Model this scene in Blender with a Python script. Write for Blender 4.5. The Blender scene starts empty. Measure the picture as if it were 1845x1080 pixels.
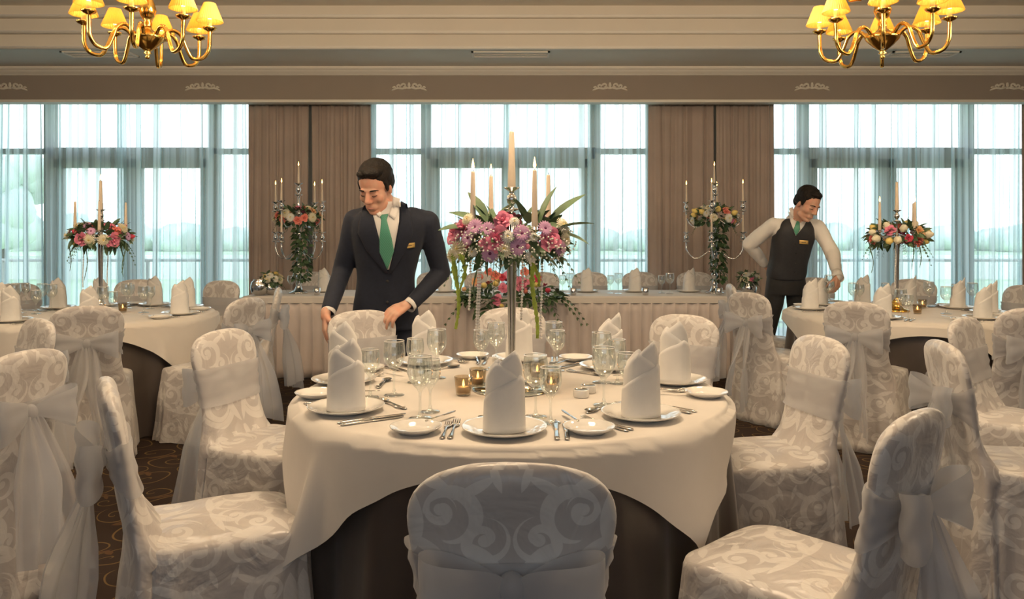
import bpy, bmesh, math, random
from math import sin, cos, pi, sqrt, exp, atan2
from mathutils import Vector, Matrix, noise
from mathutils.bvhtree import BVHTree
S = bpy.context.scene
COL = S.collection
random.seed(7)

# ---------------- camera ----------------
F, HX, HY, CH = 1390.0, 922.0, 420.0, 1.325       # focal length in px, principal column, horizon row, camera height
cam = bpy.data.cameras.new('camera'); co = bpy.data.objects.new('camera', cam); COL.objects.link(co)
cam.sensor_width = 36.0; cam.lens = 36.0 * F / 1845.0
cam.shift_x = (922.5 - HX) / 1845.0
cam.shift_y = -(540.0 - HY) / 1845.0
cam.clip_start = 0.05; cam.clip_end = 300
co.location = (0, 0, CH); co.rotation_euler = (pi/2, 0, 0)
S.camera = co
# ---------------- world (overcast daylight) ----------------
w = bpy.data.worlds.new('overcast_sky'); S.world = w; w.use_nodes = True
nt = w.node_tree; bg = nt.nodes['Background']
tc = nt.nodes.new('ShaderNodeTexCoord'); sp = nt.nodes.new('ShaderNodeSeparateXYZ'); cr = nt.nodes.new('ShaderNodeValToRGB')
nt.links.new(tc.outputs['Generated'], sp.inputs[0]); nt.links.new(sp.outputs['Z'], cr.inputs[0])
cr.color_ramp.elements[0].position = 0.0; cr.color_ramp.elements[0].color = (0.93, 0.97, 0.97, 1)
cr.color_ramp.elements[1].position = 0.6; cr.color_ramp.elements[1].color = (0.72, 0.87, 1.0, 1)
nt.links.new(cr.outputs[0], bg.inputs[0]); bg.inputs[1].default_value = 3.2
# ---------------- large lights ----------------
def area(name, loc, rot, sx, sy, power, col):
    l = bpy.data.lights.new(name, 'AREA'); l.shape = 'RECTANGLE'; l.size = sx; l.size_y = sy; l.energy = power; l.color = col
    o = bpy.data.objects.new(name, l); o.location = loc; o.rotation_euler = rot; COL.objects.link(o); return o
WARM = (1.0, 0.74, 0.48)
def ball(name, loc, r, power, col):
    l = bpy.data.lights.new(name, 'POINT'); l.shadow_soft_size = r; l.energy = power; l.color = col
    o = bpy.data.objects.new(name, l); o.location = loc; COL.objects.link(o); return o
ball('lamp_over_nearest_table', (0.0, 2.5, 2.62), .30, 92, WARM)
ball('side_warm_light', (-3.3, 3.0, 2.62), .30, 50, WARM)  # unseen warm lights, one to each side
ball('side_warm_light', (3.3, 3.0, 2.62), .30, 50, WARM)
for x_ in (-3.9, -1.3, 1.3, 3.9): ball('ceiling_fill_light', (x_, 3.9, 2.62), .12, 33, (1.0, 0.78, 0.52))  # unseen lights added to brighten the ceiling steps and soffit
area('rear_fill_light', (0, -3.6, 2.2), (math.radians(82), 0, 0), 6.0, 1.6, 34, (0.72, 0.86, 1.0))  # cool fill added behind the camera; no window is built there
S.view_settings.view_transform = 'Standard'; S.view_settings.look = 'None'
S.view_settings.exposure = 0.12; S.view_settings.gamma = 1.0; S.view_settings.use_curve_mapping = False
S.cycles.transparent_max_bounces = 32; S.cycles.max_bounces = 10; S.cycles.transmission_bounces = 8
S.cycles.caustics_reflective = False; S.cycles.caustics_refractive = False; S.cycles.sample_clamp_indirect = 4.0

# ---------------- helpers ----------------
def W(px, Y): return (px - HX) * Y / F
def Zp(py, Y): return CH + (HY - py) * Y / F
def P(px, py, z):                                   # a point of the plane at height z
    Y = (CH - z) * F / (py - HY); return Vector((W(px, Y), Y, z))
def lerp(a, b, t): return a + (b - a) * t
def interp(x, tab):
    if x <= tab[0][0]: return tab[0][1]
    for (x0, y0), (x1, y1) in zip(tab, tab[1:]):
        if x <= x1:
            t = (x - x0) / (x1 - x0); return lerp(y0, y1, t)
    return tab[-1][1]
def sgnpow(v, e): return math.copysign(abs(v) ** e, v)

class MB:
    def __init__(s): s.v = []; s.f = []
    def add(s, vs, fs):
        n = len(s.v); s.v += [tuple(v) for v in vs]; s.f += [tuple(i + n for i in f) for f in fs]; return s
    def merge(s, o, M=None):
        return s.add([M @ Vector(v) for v in o.v] if M is not None else o.v, o.f)
    def box(s, x0, x1, y0, y1, z0, z1):
        v = [(x, y, z) for z in (z0, z1) for y in (y0, y1) for x in (x0, x1)]
        return s.add(v, [(0,2,3,1),(4,5,7,6),(0,1,5,4),(2,6,7,3),(0,4,6,2),(1,3,7,5)])
    def rings(s, rings, close=True, cap0=False, cap1=False):
        n = len(rings[0]); v = [p for r in rings for p in r]; f = []
        for i in range(len(rings) - 1):
            for j in range(n if close else n - 1):
                k = (j + 1) % n
                f.append((i*n+j, i*n+k, (i+1)*n+k, (i+1)*n+j))
        if cap0: f.append(tuple(reversed(range(n))))
        if cap1: f.append(tuple((len(rings)-1)*n + j for j in range(n)))
        return s.add(v, f)
    def lathe(s, prof, n=32, c=(0,0,0), rip=0, nr=0):
        rs = []
        for r, z in prof:
            rs.append([(c[0] + (r + rip*r*cos(nr*2*pi*j/n)) * cos(2*pi*j/n), c[1] + (r + rip*r*cos(nr*2*pi*j/n)) * sin(2*pi*j/n), c[2] + z) for j in range(n)])
        return s.rings(rs)
    def grid(s, fn, nu, nv):
        v = [fn(i/nu, j/nv) for i in range(nu+1) for j in range(nv+1)]
        f = [(i*(nv+1)+j, (i+1)*(nv+1)+j, (i+1)*(nv+1)+j+1, i*(nv+1)+j+1) for i in range(nu) for j in range(nv)]
        return s.add(v, f)
    def ell(s, c, r, M=None, nu=20, nv=12):
        rs = []
        for i in range(nv + 1):
            a = -pi/2 + pi * i / nv; ca = max(cos(a), 1e-3)
            rs.append([Vector((r[0]*ca*cos(2*pi*j/nu), r[1]*ca*sin(2*pi*j/nu), r[2]*sin(a))) for j in range(nu)])
        if M is not None: rs = [[M @ p for p in q] for q in rs]
        c = Vector(c)
        return s.rings([[p + c for p in q] for q in rs], cap0=True, cap1=True)
    def tube(s, pts, rad, n=10, flat=1.0, caps=True, up=None):
        pts = [Vector(p) for p in pts]; m = len(pts)
        if not isinstance(rad, (list, tuple)): rad = [rad] * m
        rs = []; prev = None
        for i in range(m):
            d = (pts[min(i+1, m-1)] - pts[max(i-1, 0)]).normalized()
            if prev is None:
                a = Vector(up) if up else (Vector((0,0,1)) if abs(d.z) < 0.9 else Vector((1,0,0)))
                nx = d.cross(a).normalized()
            else:
                nx = (prev - d * prev.dot(d)).normalized()
            prev = nx; ny = d.cross(nx)
            rs.append([pts[i] + (nx*cos(2*pi*j/n) + ny*flat*sin(2*pi*j/n)) * rad[i] for j in range(n)])
        return s.rings(rs, cap0=caps, cap1=caps)
    def caps(s, a, b, ra, rb, n=16):                # tapered capsule
        a = Vector(a); b = Vector(b); d = b - a; L = d.length; d.normalize(); pts = []; rad = []
        for k in range(5):
            t = k / 4 * pi/2; pts.append(a - d*ra*cos(t)); rad.append(max(ra*sin(t), 1e-4))
        for k in range(5):
            t = k / 4 * pi/2; pts.append(b + d*rb*sin(t)); rad.append(max(rb*cos(t), 1e-4))
        return s.tube(pts, rad, n)
    def mesh(s, name, smooth=True, box_uv=None):
        me = bpy.data.meshes.new(name); me.from_pydata(s.v, [], s.f)
        if box_uv: boxuv(me, box_uv)
        if smooth: me.polygons.foreach_set('use_smooth', [True] * len(me.polygons))
        me.update(); return me
    def build(s, name, m, parent=None, smooth=True, box_uv=None, fix=True):
        me = s.mesh(name, smooth, box_uv)
        if fix:
            b = bmesh.new(); b.from_mesh(me); bmesh.ops.recalc_face_normals(b, faces=b.faces); b.to_mesh(me); b.free()
        me.materials.append(m); o = bpy.data.objects.new(name, me); COL.objects.link(o)
        if parent is not None: o.parent = parent
        return o
def boxuv(me, sc=1.0):
    uv = me.uv_layers.new(name='UVMap')
    for p in me.polygons:
        n = p.normal
        for li in p.loop_indices:
            c = me.vertices[me.loops[li].vertex_index].co
            if abs(n.z) > 0.65: q = (c.x, c.y + 0.2)
            elif abs(n.x) > abs(n.y) * 1.15: q = (c.y, c.z)
            else: q = (c.x, c.z)
            uv.data[li].uv = (q[0]*sc, q[1]*sc)
def tag(o, label=None, cat=None, group=None, kind=None):
    if label: o['label'] = label
    if cat: o['category'] = cat
    if group: o['group'] = group
    if kind: o['kind'] = kind
    return o
def empty(name, loc, rz=0, label=None, cat=None, group=None):
    o = bpy.data.objects.new(name, None); o.empty_display_size = 0.05; COL.objects.link(o)
    o.location = loc; o.rotation_euler = (0, 0, rz); return tag(o, label, cat, group)
def struct(o): o['kind'] = 'structure'; return o
def kids(o): return KID.get(o.name, [])
KID = {}
def reg():                                           # refresh the parent index used by dup()
    KID.clear()
    for o in COL.objects:
        if o.parent: KID.setdefault(o.parent.name, []).append(o)
def dup(o, parent=None, loc=None, rz=None, label=None, group=None, first=True):
    if first and not KID.get(o.name): reg()
    c = o.copy(); COL.objects.link(c)
    if parent is not None: c.parent = parent
    if loc is not None: c.location = loc
    if rz is not None: c.rotation_euler = (0, 0, rz)
    if label: c['label'] = label
    if group: c['group'] = group
    for ch in kids(o): dup(ch, c, first=False)
    return c
def solid(o, t, off=0.0, bevel=0):
    m = o.modifiers.new('thickness', 'SOLIDIFY'); m.thickness = t; m.offset = off; return o
def subsurf(o, n=1):
    m = o.modifiers.new('smooth', 'SUBSURF'); m.levels = n; m.render_levels = n; return o
def blend(mb, name, m, parent, voxel, it=4, fac=0.5):  # fuse overlapping closed shapes into one continuous surface
    me = mb.mesh(name); tmp = bpy.data.objects.new(name + '_src', me); COL.objects.link(tmp)
    r = tmp.modifiers.new('r', 'REMESH'); r.mode = 'VOXEL'; r.voxel_size = voxel; r.use_smooth_shade = True
    if it:
        q = tmp.modifiers.new('s', 'SMOOTH'); q.iterations = it; q.factor = fac
    dg = bpy.context.evaluated_depsgraph_get(); dg.update()
    me2 = bpy.data.meshes.new_from_object(tmp.evaluated_get(dg)); me2.name = name
    bpy.data.objects.remove(tmp); bpy.data.meshes.remove(me)
    me2.materials.clear(); me2.materials.append(m)
    me2.polygons.foreach_set('use_smooth', [True] * len(me2.polygons))
    o = bpy.data.objects.new(name, me2); COL.objects.link(o)
    if parent is not None: o.parent = parent
    return o

# ---------------- materials ----------------
class E:                                             # tiny expression -> math node compiler
    nt = None
    def __init__(s, sock): s.s = sock
    @staticmethod
    def m(op, *a):
        n = E.nt.nodes.new('ShaderNodeMath'); n.operation = op
        for i, x in enumerate(a):
            if isinstance(x, E): E.nt.links.new(x.s, n.inputs[i])
            else: n.inputs[i].default_value = x
        return E(n.outputs[0])
    def __add__(s, o): return E.m('ADD', s, o)
    __radd__ = __add__
    def __sub__(s, o): return E.m('SUBTRACT', s, o)
    def __rsub__(s, o): return E.m('SUBTRACT', o, s)
    def __mul__(s, o): return E.m('MULTIPLY', s, o)
    __rmul__ = __mul__
    def __truediv__(s, o): return E.m('DIVIDE', s, o)
def eabs(a): return E.m('ABSOLUTE', a)
def emin(a, b): return E.m('MINIMUM', a, b)
def emax(a, b): return E.m('MAXIMUM', a, b)
def less(a, b, soft=0.0012):                         # ~1 where a < b
    n = E.m('MULTIPLY_ADD', (b - a) if not isinstance(b, (int, float)) else E.m('SUBTRACT', b, a), 1.0/soft, 0.5); n.s.node.use_clamp = True; return n
def length(x, y): return E.m('SQRT', x*x + y*y)
def spiral(x, y, cx, cy, pitch, rmax, wid, turn=1.0, ph=0.0):
    dx = x - cx; dy = (y - cy) * turn
    r = length(dx, dy); a = E.m('ARCTAN2', dy, dx) / (2*pi)
    t = r / pitch - a + ph
    d = eabs(t - E.m('ROUND', t)) * pitch
    band = less(d, (r * (wid / rmax) + wid * 0.35)) * less(r, rmax)
    return emax(band, less(r, wid * 1.25))
def leaf(x, y, cx, cy, ang, L, wd):
    c, s = cos(ang), sin(ang); dx = x - cx; dy = y - cy
    u = dx*c + dy*s; v = dy*c - dx*s
    t = eabs(u) / (L)
    return less(eabs(v), (1.0 - t*t) * wd) * less(t, 1.0, 0.05)
def crescent(x, y, cx, cy, r0, wid, gap):             # open ring, thickest opposite its gap (gap: angle of the opening)
    dx = x - cx; dy = y - cy; r = length(dx, dy)
    c = (dx*cos(gap) + dy*sin(gap)) / r0
    return less(eabs(r - r0), (1.0 - c) * (wid*0.5)) * less(c, 0.75, .08)
def arc(x, y, cx, cy, r0, wid, y0s, side):           # crescent: part of a ring on one side of a line
    dx = x - cx; dy = y - cy
    r = length(dx, dy)
    return less(eabs(r - r0), (dx*side + r0) * (wid / r0)) * less(y0s - dy, 0.0)
MATS = {}
def new(name):
    m = bpy.data.materials.new(name); m.use_nodes = True; MATS[name] = m
    return m, m.node_tree, m.node_tree.nodes['Principled BSDF']
def setp(b, **k):
    nm = dict(col='Base Color', rough='Roughness', metal='Metallic', sheen='Sheen Weight', spec='Specular IOR Level', trans='Transmission Weight',
              emis='Emission Color', es='Emission Strength', coat='Coat Weight', sub='Subsurface Weight', ior='IOR', alpha='Alpha', aniso='Anisotropic')
    for a, v in k.items():
        b.inputs[nm[a]].default_value = (*v, 1) if isinstance(v, tuple) else v
def plain(name, col, rough=0.5, var=0.08, scale=30.0, bump=0.0, bscale=200.0, **k):
    m, nt, b = new(name); setp(b, col=col, rough=rough, **k)
    t = nt.nodes.new('ShaderNodeTexCoord'); n = nt.nodes.new('ShaderNodeTexNoise'); n.inputs['Scale'].default_value = scale; n.inputs['Detail'].default_value = 3
    nt.links.new(t.outputs['Object'], n.inputs['Vector'])
    r = nt.nodes.new('ShaderNodeValToRGB'); nt.links.new(n.outputs[0], r.inputs[0])
    r.color_ramp.elements[0].position = .3; r.color_ramp.elements[1].position = .7
    r.color_ramp.elements[0].color = (*[max(c*(1-var), 0) for c in col], 1); r.color_ramp.elements[1].color = (*[min(c*(1+var), 1) for c in col], 1)
    nt.links.new(r.outputs[0], b.inputs['Base Color'])
    if bump:
        n2 = nt.nodes.new('ShaderNodeTexNoise'); n2.inputs['Scale'].default_value = bscale; nt.links.new(t.outputs['Object'], n2.inputs['Vector'])
        bp = nt.nodes.new('ShaderNodeBump'); bp.inputs['Strength'].default_value = bump; bp.inputs['Distance'].default_value = 0.01
        nt.links.new(n2.outputs[0], bp.inputs['Height']); nt.links.new(bp.outputs[0], b.inputs['Normal'])
    return m
def uvxy(nt, obj=False, scale=1.0):
    t = nt.nodes.new('ShaderNodeTexCoord'); s = nt.nodes.new('ShaderNodeSeparateXYZ')
    nt.links.new(t.outputs['Object' if obj else 'UV'], s.inputs[0]); E.nt = nt
    return E(s.outputs[0]), E(s.outputs[1]), t
# damask satin of the chair covers
def damask():
    m, nt, b = new('damask_satin'); x, y, t = uvxy(nt)
    TW, TH = 0.40, 0.52
    hx = E.m('PINGPONG', x, TW/2)                    # mirror symmetric repeat
    vy = E.m('MODULO', y + 5.2 + 0.27, TH)
    hx2 = TW/2 - hx
    vy = E.m('MODULO', y + 5.2, TH)
    k = spiral(hx, vy, 0.048, 0.253, 0.040, 0.046, 0.0100, -1.0, 0.25)
    for a in (
        spiral(hx, vy, 0.128, 0.312, 0.030, 0.030, 0.0090, 1.0, 0.1),
        crescent(hx, vy, 0.112, 0.298, 0.047, 0.014, -0.6),
        leaf(hx, vy, 0.070, 0.203, 0.12, 0.080, 0.012), leaf(hx, vy, 0.045, 0.222, 0.75, 0.040, 0.009),
        leaf(hx2, vy, 0.020, 0.285, 1.571, 0.062, 0.022), leaf(hx2, vy, 0.048, 0.240, -0.55, 0.050, 0.011), leaf(hx2, vy, 0.010, 0.205, 1.571, 0.022, 0.010),
        leaf(hx, vy, 0.066, 0.352, -0.5, 0.045, 0.010), leaf(hx, vy, 0.028, 0.372, 1.2, 0.030, 0.008), leaf(hx, vy, 0.150, 0.365, 0.35, 0.050, 0.012),
        spiral(hx, vy, 0.110, 0.090, 0.052, 0.062, 0.0115, -1.0, 0.2), crescent(hx, vy, 0.110, 0.090, 0.075, 0.013, 1.2),
        leaf(hx, vy, 0.035, 0.070, 1.1, 0.065, 0.015), leaf(hx, vy, 0.0, 0.130, 1.571, 0.045, 0.017), leaf(hx2, vy, 0.0, 0.050, 1.571, 0.050, 0.016),
        spiral(hx, vy, 0.055, 0.450, 0.044, 0.050, 0.0105, 1.0, 0.6), leaf(hx, vy, 0.115, 0.420, -0.6, 0.060, 0.013),
        spiral(hx2, vy, 0.050, 0.470, 0.036, 0.038, 0.0090, -1.0, 0.3), leaf(hx, vy, 0.0, 0.485, 1.571, 0.045, 0.015)):
        k = emax(k, a)
    k0 = k
    k = spiral(hx, vy, 0.052, 0.405, 0.040, 0.047, 0.0095, 1.0, 0.0)
    for a in (
        spiral(hx2, vy, 0.070, 0.470, 0.036, 0.040, 0.0095, -1.0, 0.3),
        spiral(hx, vy, 0.118, 0.150, 0.046, 0.055, 0.0105, -1.0, 0.2),
        spiral(hx2, vy, 0.046, 0.285, 0.034, 0.038, 0.0085, 1.0, 0.6),
        leaf(hx, vy, 0.050, 0.330, 0.45, 0.085, 0.011),
        leaf(hx, vy, 0.125, 0.452, -0.9, 0.060, 0.013),
        leaf(hx2, vy, 0.030, 0.415, 1.25, 0.085, 0.017),
        leaf(hx, vy, 0.012, 0.230, 1.35, 0.070, 0.016),
        leaf(hx, vy, 0.040, 0.080, -0.7, 0.070, 0.014),
        leaf(hx2, vy, 0.020, 0.130, 2.2, 0.060, 0.013),
        leaf(hx, vy, 0.0, 0.035, 1.571, 0.050, 0.016),
        leaf(hx2, vy, 0.0, 0.345, 1.571, 0.035, 0.015)):
        k = emax(k, a)
    k = k0
    mix = nt.nodes.new('ShaderNodeMix'); mix.data_type = 'RGBA'
    nt.links.new(k.s, mix.inputs[0]); mix.inputs[6].default_value = (0.52, 0.485, 0.465, 1); mix.inputs[7].default_value = (0.68, 0.65, 0.62, 1)
    nt.links.new(mix.outputs[2], b.inputs['Base Color'])
    rr = k * (0.20) + 0.30; nt.links.new(rr.s, b.inputs['Roughness'])
    n = nt.nodes.new('ShaderNodeTexNoise'); n.inputs['Scale'].default_value = 9; n.inputs['Detail'].default_value = 3; n.inputs['Distortion'].default_value = 1.2
    nt.links.new(t.outputs['Object'], n.inputs['Vector'])
    bp = nt.nodes.new('ShaderNodeBump'); bp.inputs['Strength'].default_value = .35; bp.inputs['Distance'].default_value = 0.03
    nt.links.new(n.outputs[0], bp.inputs['Height']); nt.links.new(bp.outputs[0], b.inputs['Normal'])
    setp(b, sheen=0.25, spec=0.5); return m
def carpet():
    m, nt, b = new('patterned_carpet'); x, y, t = uvxy(nt, True)
    n = nt.nodes.new('ShaderNodeTexNoise'); n.inputs['Scale'].default_value = 2.3; n.inputs['Detail'].default_value = 1
    nt.links.new(t.outputs['Object'], n.inputs['Vector']); s = nt.nodes.new('ShaderNodeSeparateColor'); nt.links.new(n.outputs['Color'], s.inputs[0])
    x = x + E(s.outputs[0]) * 0.22; y = y + E(s.outputs[1]) * 0.22
    T = 0.34
    a = E.m('MODULO', x + 34.0, T); c = E.m('MODULO', y + 34.0, T)
    a2 = E.m('MODULO', x + 34.17, T); c2 = E.m('MODULO', y + 34.17, T)
    def sp(u, v, cx, cy, p, rm, wd, tn):
        dx = u - cx; dy = (v - cy) * tn; r = length(dx, dy); q = r / p - E.m('ARCTAN2', dy, dx) / (2*pi)
        return less(eabs(q - E.m('ROUND', q)) * p, wd, 0.002) * less(r, rm)
    k = sp(a, c, .17, .17, .085, .15, .0038, 1.0)
    k = emax(k, sp(a2, c2, .17, .17, .07, .11, .0034, -1.0))
    k2 = emax(leaf(a, c, .06, .26, .6, .05, .012), leaf(a2, c2, .28, .08, -.8, .045, .012))
    mix = nt.nodes.new('ShaderNodeMix'); mix.data_type = 'RGBA'; nt.links.new(k.s, mix.inputs[0])
    mix.inputs[6].default_value = (0.038, 0.026, 0.021, 1); mix.inputs[7].default_value = (0.15, 0.095, 0.042, 1)
    mix2 = nt.nodes.new('ShaderNodeMix'); mix2.data_type = 'RGBA'; nt.links.new(k2.s, mix2.inputs[0])
    nt.links.new(mix.outputs[2], mix2.inputs[6]); mix2.inputs[7].default_value = (0.10, 0.055, 0.03, 1)
    nt.links.new(mix2.outputs[2], b.inputs['Base Color']); setp(b, rough=0.95, spec=0.1); return m
def sheer():
    m, nt, b = new('sheer_voile'); nt.nodes.remove(b); out = nt.nodes['Material Output']
    tr = nt.nodes.new('ShaderNodeBsdfTransparent'); tl = nt.nodes.new('ShaderNodeBsdfTranslucent'); df = nt.nodes.new('ShaderNodeBsdfDiffuse')
    tr.inputs[0].default_value = (0.90, 0.98, 0.99, 1); tl.inputs[0].default_value = (0.74, 0.87, 0.89, 1); df.inputs[0].default_value = (0.72, 0.78, 0.78, 1)
    m1 = nt.nodes.new('ShaderNodeMixShader'); m1.inputs[0].default_value = .35; nt.links.new(tl.outputs[0], m1.inputs[1]); nt.links.new(df.outputs[0], m1.inputs[2])
    m2 = nt.nodes.new('ShaderNodeMixShader'); nt.links.new(tr.outputs[0], m2.inputs[1]); nt.links.new(m1.outputs[0], m2.inputs[2])
    x, y, t = uvxy(nt)                                # weave density follows the gathers
    n = nt.nodes.new('ShaderNodeTexNoise'); n.noise_dimensions = '1D'; n.inputs['Scale'].default_value = 9; n.inputs['Detail'].default_value = 4
    nt.links.new(x.s, n.inputs['W']); d = E.m('MULTIPLY_ADD', E(n.outputs[0]), 2.4, -0.70); d = emin(emax(d, 0.20), 0.86)
    nt.links.new(d.s, m2.inputs[0]); nt.links.new(m2.outputs[0], out.inputs[0]); return m
def organza():
    m, nt, b = new('organza_sash'); nt.nodes.remove(b); out = nt.nodes['Material Output']
    tr = nt.nodes.new('ShaderNodeBsdfTransparent'); tl = nt.nodes.new('ShaderNodeBsdfTranslucent')
    p = nt.nodes.new('ShaderNodeBsdfPrincipled'); setp(p, col=(0.71, 0.71, 0.735), rough=0.35, sheen=0.4)
    tl.inputs[0].default_value = (0.72, 0.735, 0.76, 1)
    n = nt.nodes.new('ShaderNodeTexNoise'); n.inputs['Scale'].default_value = 12; t = nt.nodes.new('ShaderNodeTexCoord'); nt.links.new(t.outputs['Object'], n.inputs[0])
    bp = nt.nodes.new('ShaderNodeBump'); bp.inputs['Strength'].default_value = .3; bp.inputs['Distance'].default_value = .02; nt.links.new(n.outputs[0], bp.inputs['Height']); nt.links.new(bp.outputs[0], p.inputs['Normal'])
    m1 = nt.nodes.new('ShaderNodeMixShader'); m1.inputs[0].default_value = .5; nt.links.new(tl.outputs[0], m1.inputs[1]); nt.links.new(p.outputs[0], m1.inputs[2])
    m2 = nt.nodes.new('ShaderNodeMixShader'); m2.inputs[0].default_value = .62; nt.links.new(tr.outputs[0], m2.inputs[1]); nt.links.new(m1.outputs[0], m2.inputs[2])
    nt.links.new(m2.outputs[0], out.inputs[0]); return m
def facing_fresnel(nt):                              # Fresnel of a thin pane: alike on both faces
    fr = nt.nodes.new('ShaderNodeFresnel'); ge = nt.nodes.new('ShaderNodeNewGeometry'); mx = nt.nodes.new('ShaderNodeMix')
    nt.links.new(ge.outputs['Backfacing'], mx.inputs[0]); mx.inputs[2].default_value = 1.5; mx.inputs[3].default_value = 1/1.5
    nt.links.new(mx.outputs[0], fr.inputs[0]); return fr
def thin_glass(name, tint=(0.97, 0.985, 0.98), lo=0.05, hi=0.75):
    m, nt, b = new(name); nt.nodes.remove(b); out = nt.nodes['Material Output']
    tr = nt.nodes.new('ShaderNodeBsdfTransparent'); tr.inputs[0].default_value = (*tint, 1)
    gl = nt.nodes.new('ShaderNodeBsdfGlossy'); gl.inputs['Roughness'].default_value = 0.02; gl.inputs[0].default_value = (0.95, 0.97, 0.97, 1)
    fr = facing_fresnel(nt)
    E.nt = nt; k2 = E.m('MULTIPLY_ADD', E(fr.outputs[0]), 1.7, lo); k2.s.node.use_clamp = True
    m2 = nt.nodes.new('ShaderNodeMixShader'); nt.links.new(k2.s, m2.inputs[0]); nt.links.new(tr.outputs[0], m2.inputs[1]); nt.links.new(gl.outputs[0], m2.inputs[2])
    nt.links.new(m2.outputs[0], out.inputs[0]); return m
def glow(name, col, s):
    m, nt, b = new(name); setp(b, col=col, emis=col, es=s, rough=.6); return m
def shade_mat():
    m, nt, b = new('pleated_shade_silk'); nt.nodes.remove(b); out = nt.nodes['Material Output']
    tl = nt.nodes.new('ShaderNodeBsdfTranslucent'); tl.inputs[0].default_value = (1.0, 0.72, 0.22, 1)
    df = nt.nodes.new('ShaderNodeBsdfDiffuse'); df.inputs[0].default_value = (0.9, 0.66, 0.25, 1)
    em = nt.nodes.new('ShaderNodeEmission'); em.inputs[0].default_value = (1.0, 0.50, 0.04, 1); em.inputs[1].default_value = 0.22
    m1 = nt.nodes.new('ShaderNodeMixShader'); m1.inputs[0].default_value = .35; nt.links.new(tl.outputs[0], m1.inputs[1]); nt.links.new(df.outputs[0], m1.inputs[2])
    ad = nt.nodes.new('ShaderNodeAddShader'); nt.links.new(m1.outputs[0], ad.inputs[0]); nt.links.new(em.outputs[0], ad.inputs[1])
    nt.links.new(ad.outputs[0], out.inputs[0]); return m
DAMASK = damask(); CARPET = carpet(); SHEER = sheer(); ORGANZA = organza(); GLASS = thin_glass('wine_glass', lo=0.075); PANE = thin_glass('window_pane', (0.98, 0.99, 0.99), 0.0)
SHADE = shade_mat()
LINEN = plain('white_linen', (0.70, 0.655, 0.60), .75, .03, 8, .05, 600, sheen=.2)
NAPKIN = plain('napkin_linen', (0.78, 0.765, 0.74), .8, .03, 20, .05, 700)
TAUPE = plain('taupe_satin', (0.075, 0.057, 0.048), .40, .12, 5, sheen=.3)
SKIRT = plain('skirt_cloth', (0.66, 0.585, 0.55), .6, .04, 6, sheen=.3)
PORC = plain('porcelain', (0.80, 0.78, 0.74), .08, .01, 5, coat=.6)
STEEL = plain('polished_steel', (0.62, 0.60, 0.57), .14, .04, 40, metal=1.0)
SILVER = plain('silver_plate', (0.72, 0.71, 0.70), .16, .06, 40, metal=1.0)
BRASS = plain('polished_brass', (0.86, 0.52, 0.13), .16, .10, 25, metal=1.0)
DRAPE = plain('beige_drape', (0.42, 0.335, 0.285), .6, .06, 4, .04, 500, sheen=.4)
PAINT = plain('ceiling_paint', (0.76, 0.70, 0.60), .8, .02, 3)
PELMET = plain('pelmet_paint', (0.33, 0.28, 0.235), .75, .02, 3)
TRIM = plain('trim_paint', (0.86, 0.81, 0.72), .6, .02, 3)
WALLM = plain('wall_paint', (0.45, 0.42, 0.38), .8, .03, 3)
FRAME = plain('window_frame', (0.40, 0.40, 0.37), .5, .04, 6)
ORN = plain('ornament_plaster', (0.74, 0.69, 0.60), .7, .03, 20)
WAX = plain('ivory_wax', (0.74, 0.62, 0.48), .45, .04, 12, sub=.0)
FLAME = glow('candle_flame', (1.0, 0.55, 0.14), 9.0)
WICK = plain('wick', (.02, .018, .015), .9)
MIRROR = plain('mirror', (0.80, 0.86, 0.85), .03, .01, 4, metal=1.0)
WHITE = plain('white_plastic', (0.80, 0.78, 0.74), .4, .02, 8)
GREEN = plain('leaf_green', (0.065, 0.12, 0.05), .5, .4, 14)
GREEN2 = plain('leaf_grey_green', (0.10, 0.165, 0.085), .5, .3, 14)
LIME = plain('amaranth_green', (0.36, 0.46, 0.07), .7, .25, 60)
PINK = plain('rose_pink', (0.78, 0.24, 0.36), .6, .15, 25)
CORAL = plain('rose_coral', (0.85, 0.25, 0.19), .6, .15, 25)
RED = plain('rose_red', (0.62, 0.06, 0.11), .6, .15, 25)
MAUVE = plain('daisy_mauve', (0.60, 0.33, 0.52), .6, .12, 25)
CREAM = plain('bloom_cream', (0.86, 0.80, 0.60), .6, .08, 25)
YELL = plain('bloom_yellow', (0.88, 0.68, 0.22), .6, .1, 25)
PEACH = plain('rose_peach', (0.90, 0.52, 0.26), .6, .1, 25)
PETALW = plain('petal_white', (0.86, 0.84, 0.76), .6, .04, 25)
PLUM = plain('flower_eye', (0.16, 0.03, 0.10), .7, .2, 60)
PEARL = plain('pearl', (0.82, 0.80, 0.77), .2, .02, 10, coat=.5)
# ================= ROOM =================
def sbox(name, m, *b, parent=None, uv=None):
    o = MB().box(*b).build(name, m, parent, smooth=False)
    return o if parent else struct(o)
fl = MB().grid(lambda u, v: (lerp(-7.6, 7.6, u), lerp(-4.0, 8.95, v), 0), 4, 4).build('floor', CARPET, smooth=False, fix=False); struct(fl)
sbox('wall_left', WALLM, -7.8, -7.6, -4.2, 9.2, 0, 3.5)
sbox('wall_right', WALLM, 7.6, 7.8, -4.2, 9.2, 0, 3.5)
sbox('wall_rear', WALLM, -7.8, 7.8, -4.2, -4.0, 0, 3.5)
# window wall: piers between the openings and the header over them
YW = 8.85
WIN = [(-6.15, -2.83), (-1.62, 1.60), (2.83, 6.15)]
prev = -7.8; wm = MB()
for a, b in WIN + [(7.8, 7.8)]:
    wm.box(prev, a, YW - .08, YW + .22, 0, 2.98); prev = b
wm.box(-7.8, 7.8, YW - .08, YW + .22, 2.98, 3.5)
struct(wm.build('wall_window', WALLM, smooth=False))
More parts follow.
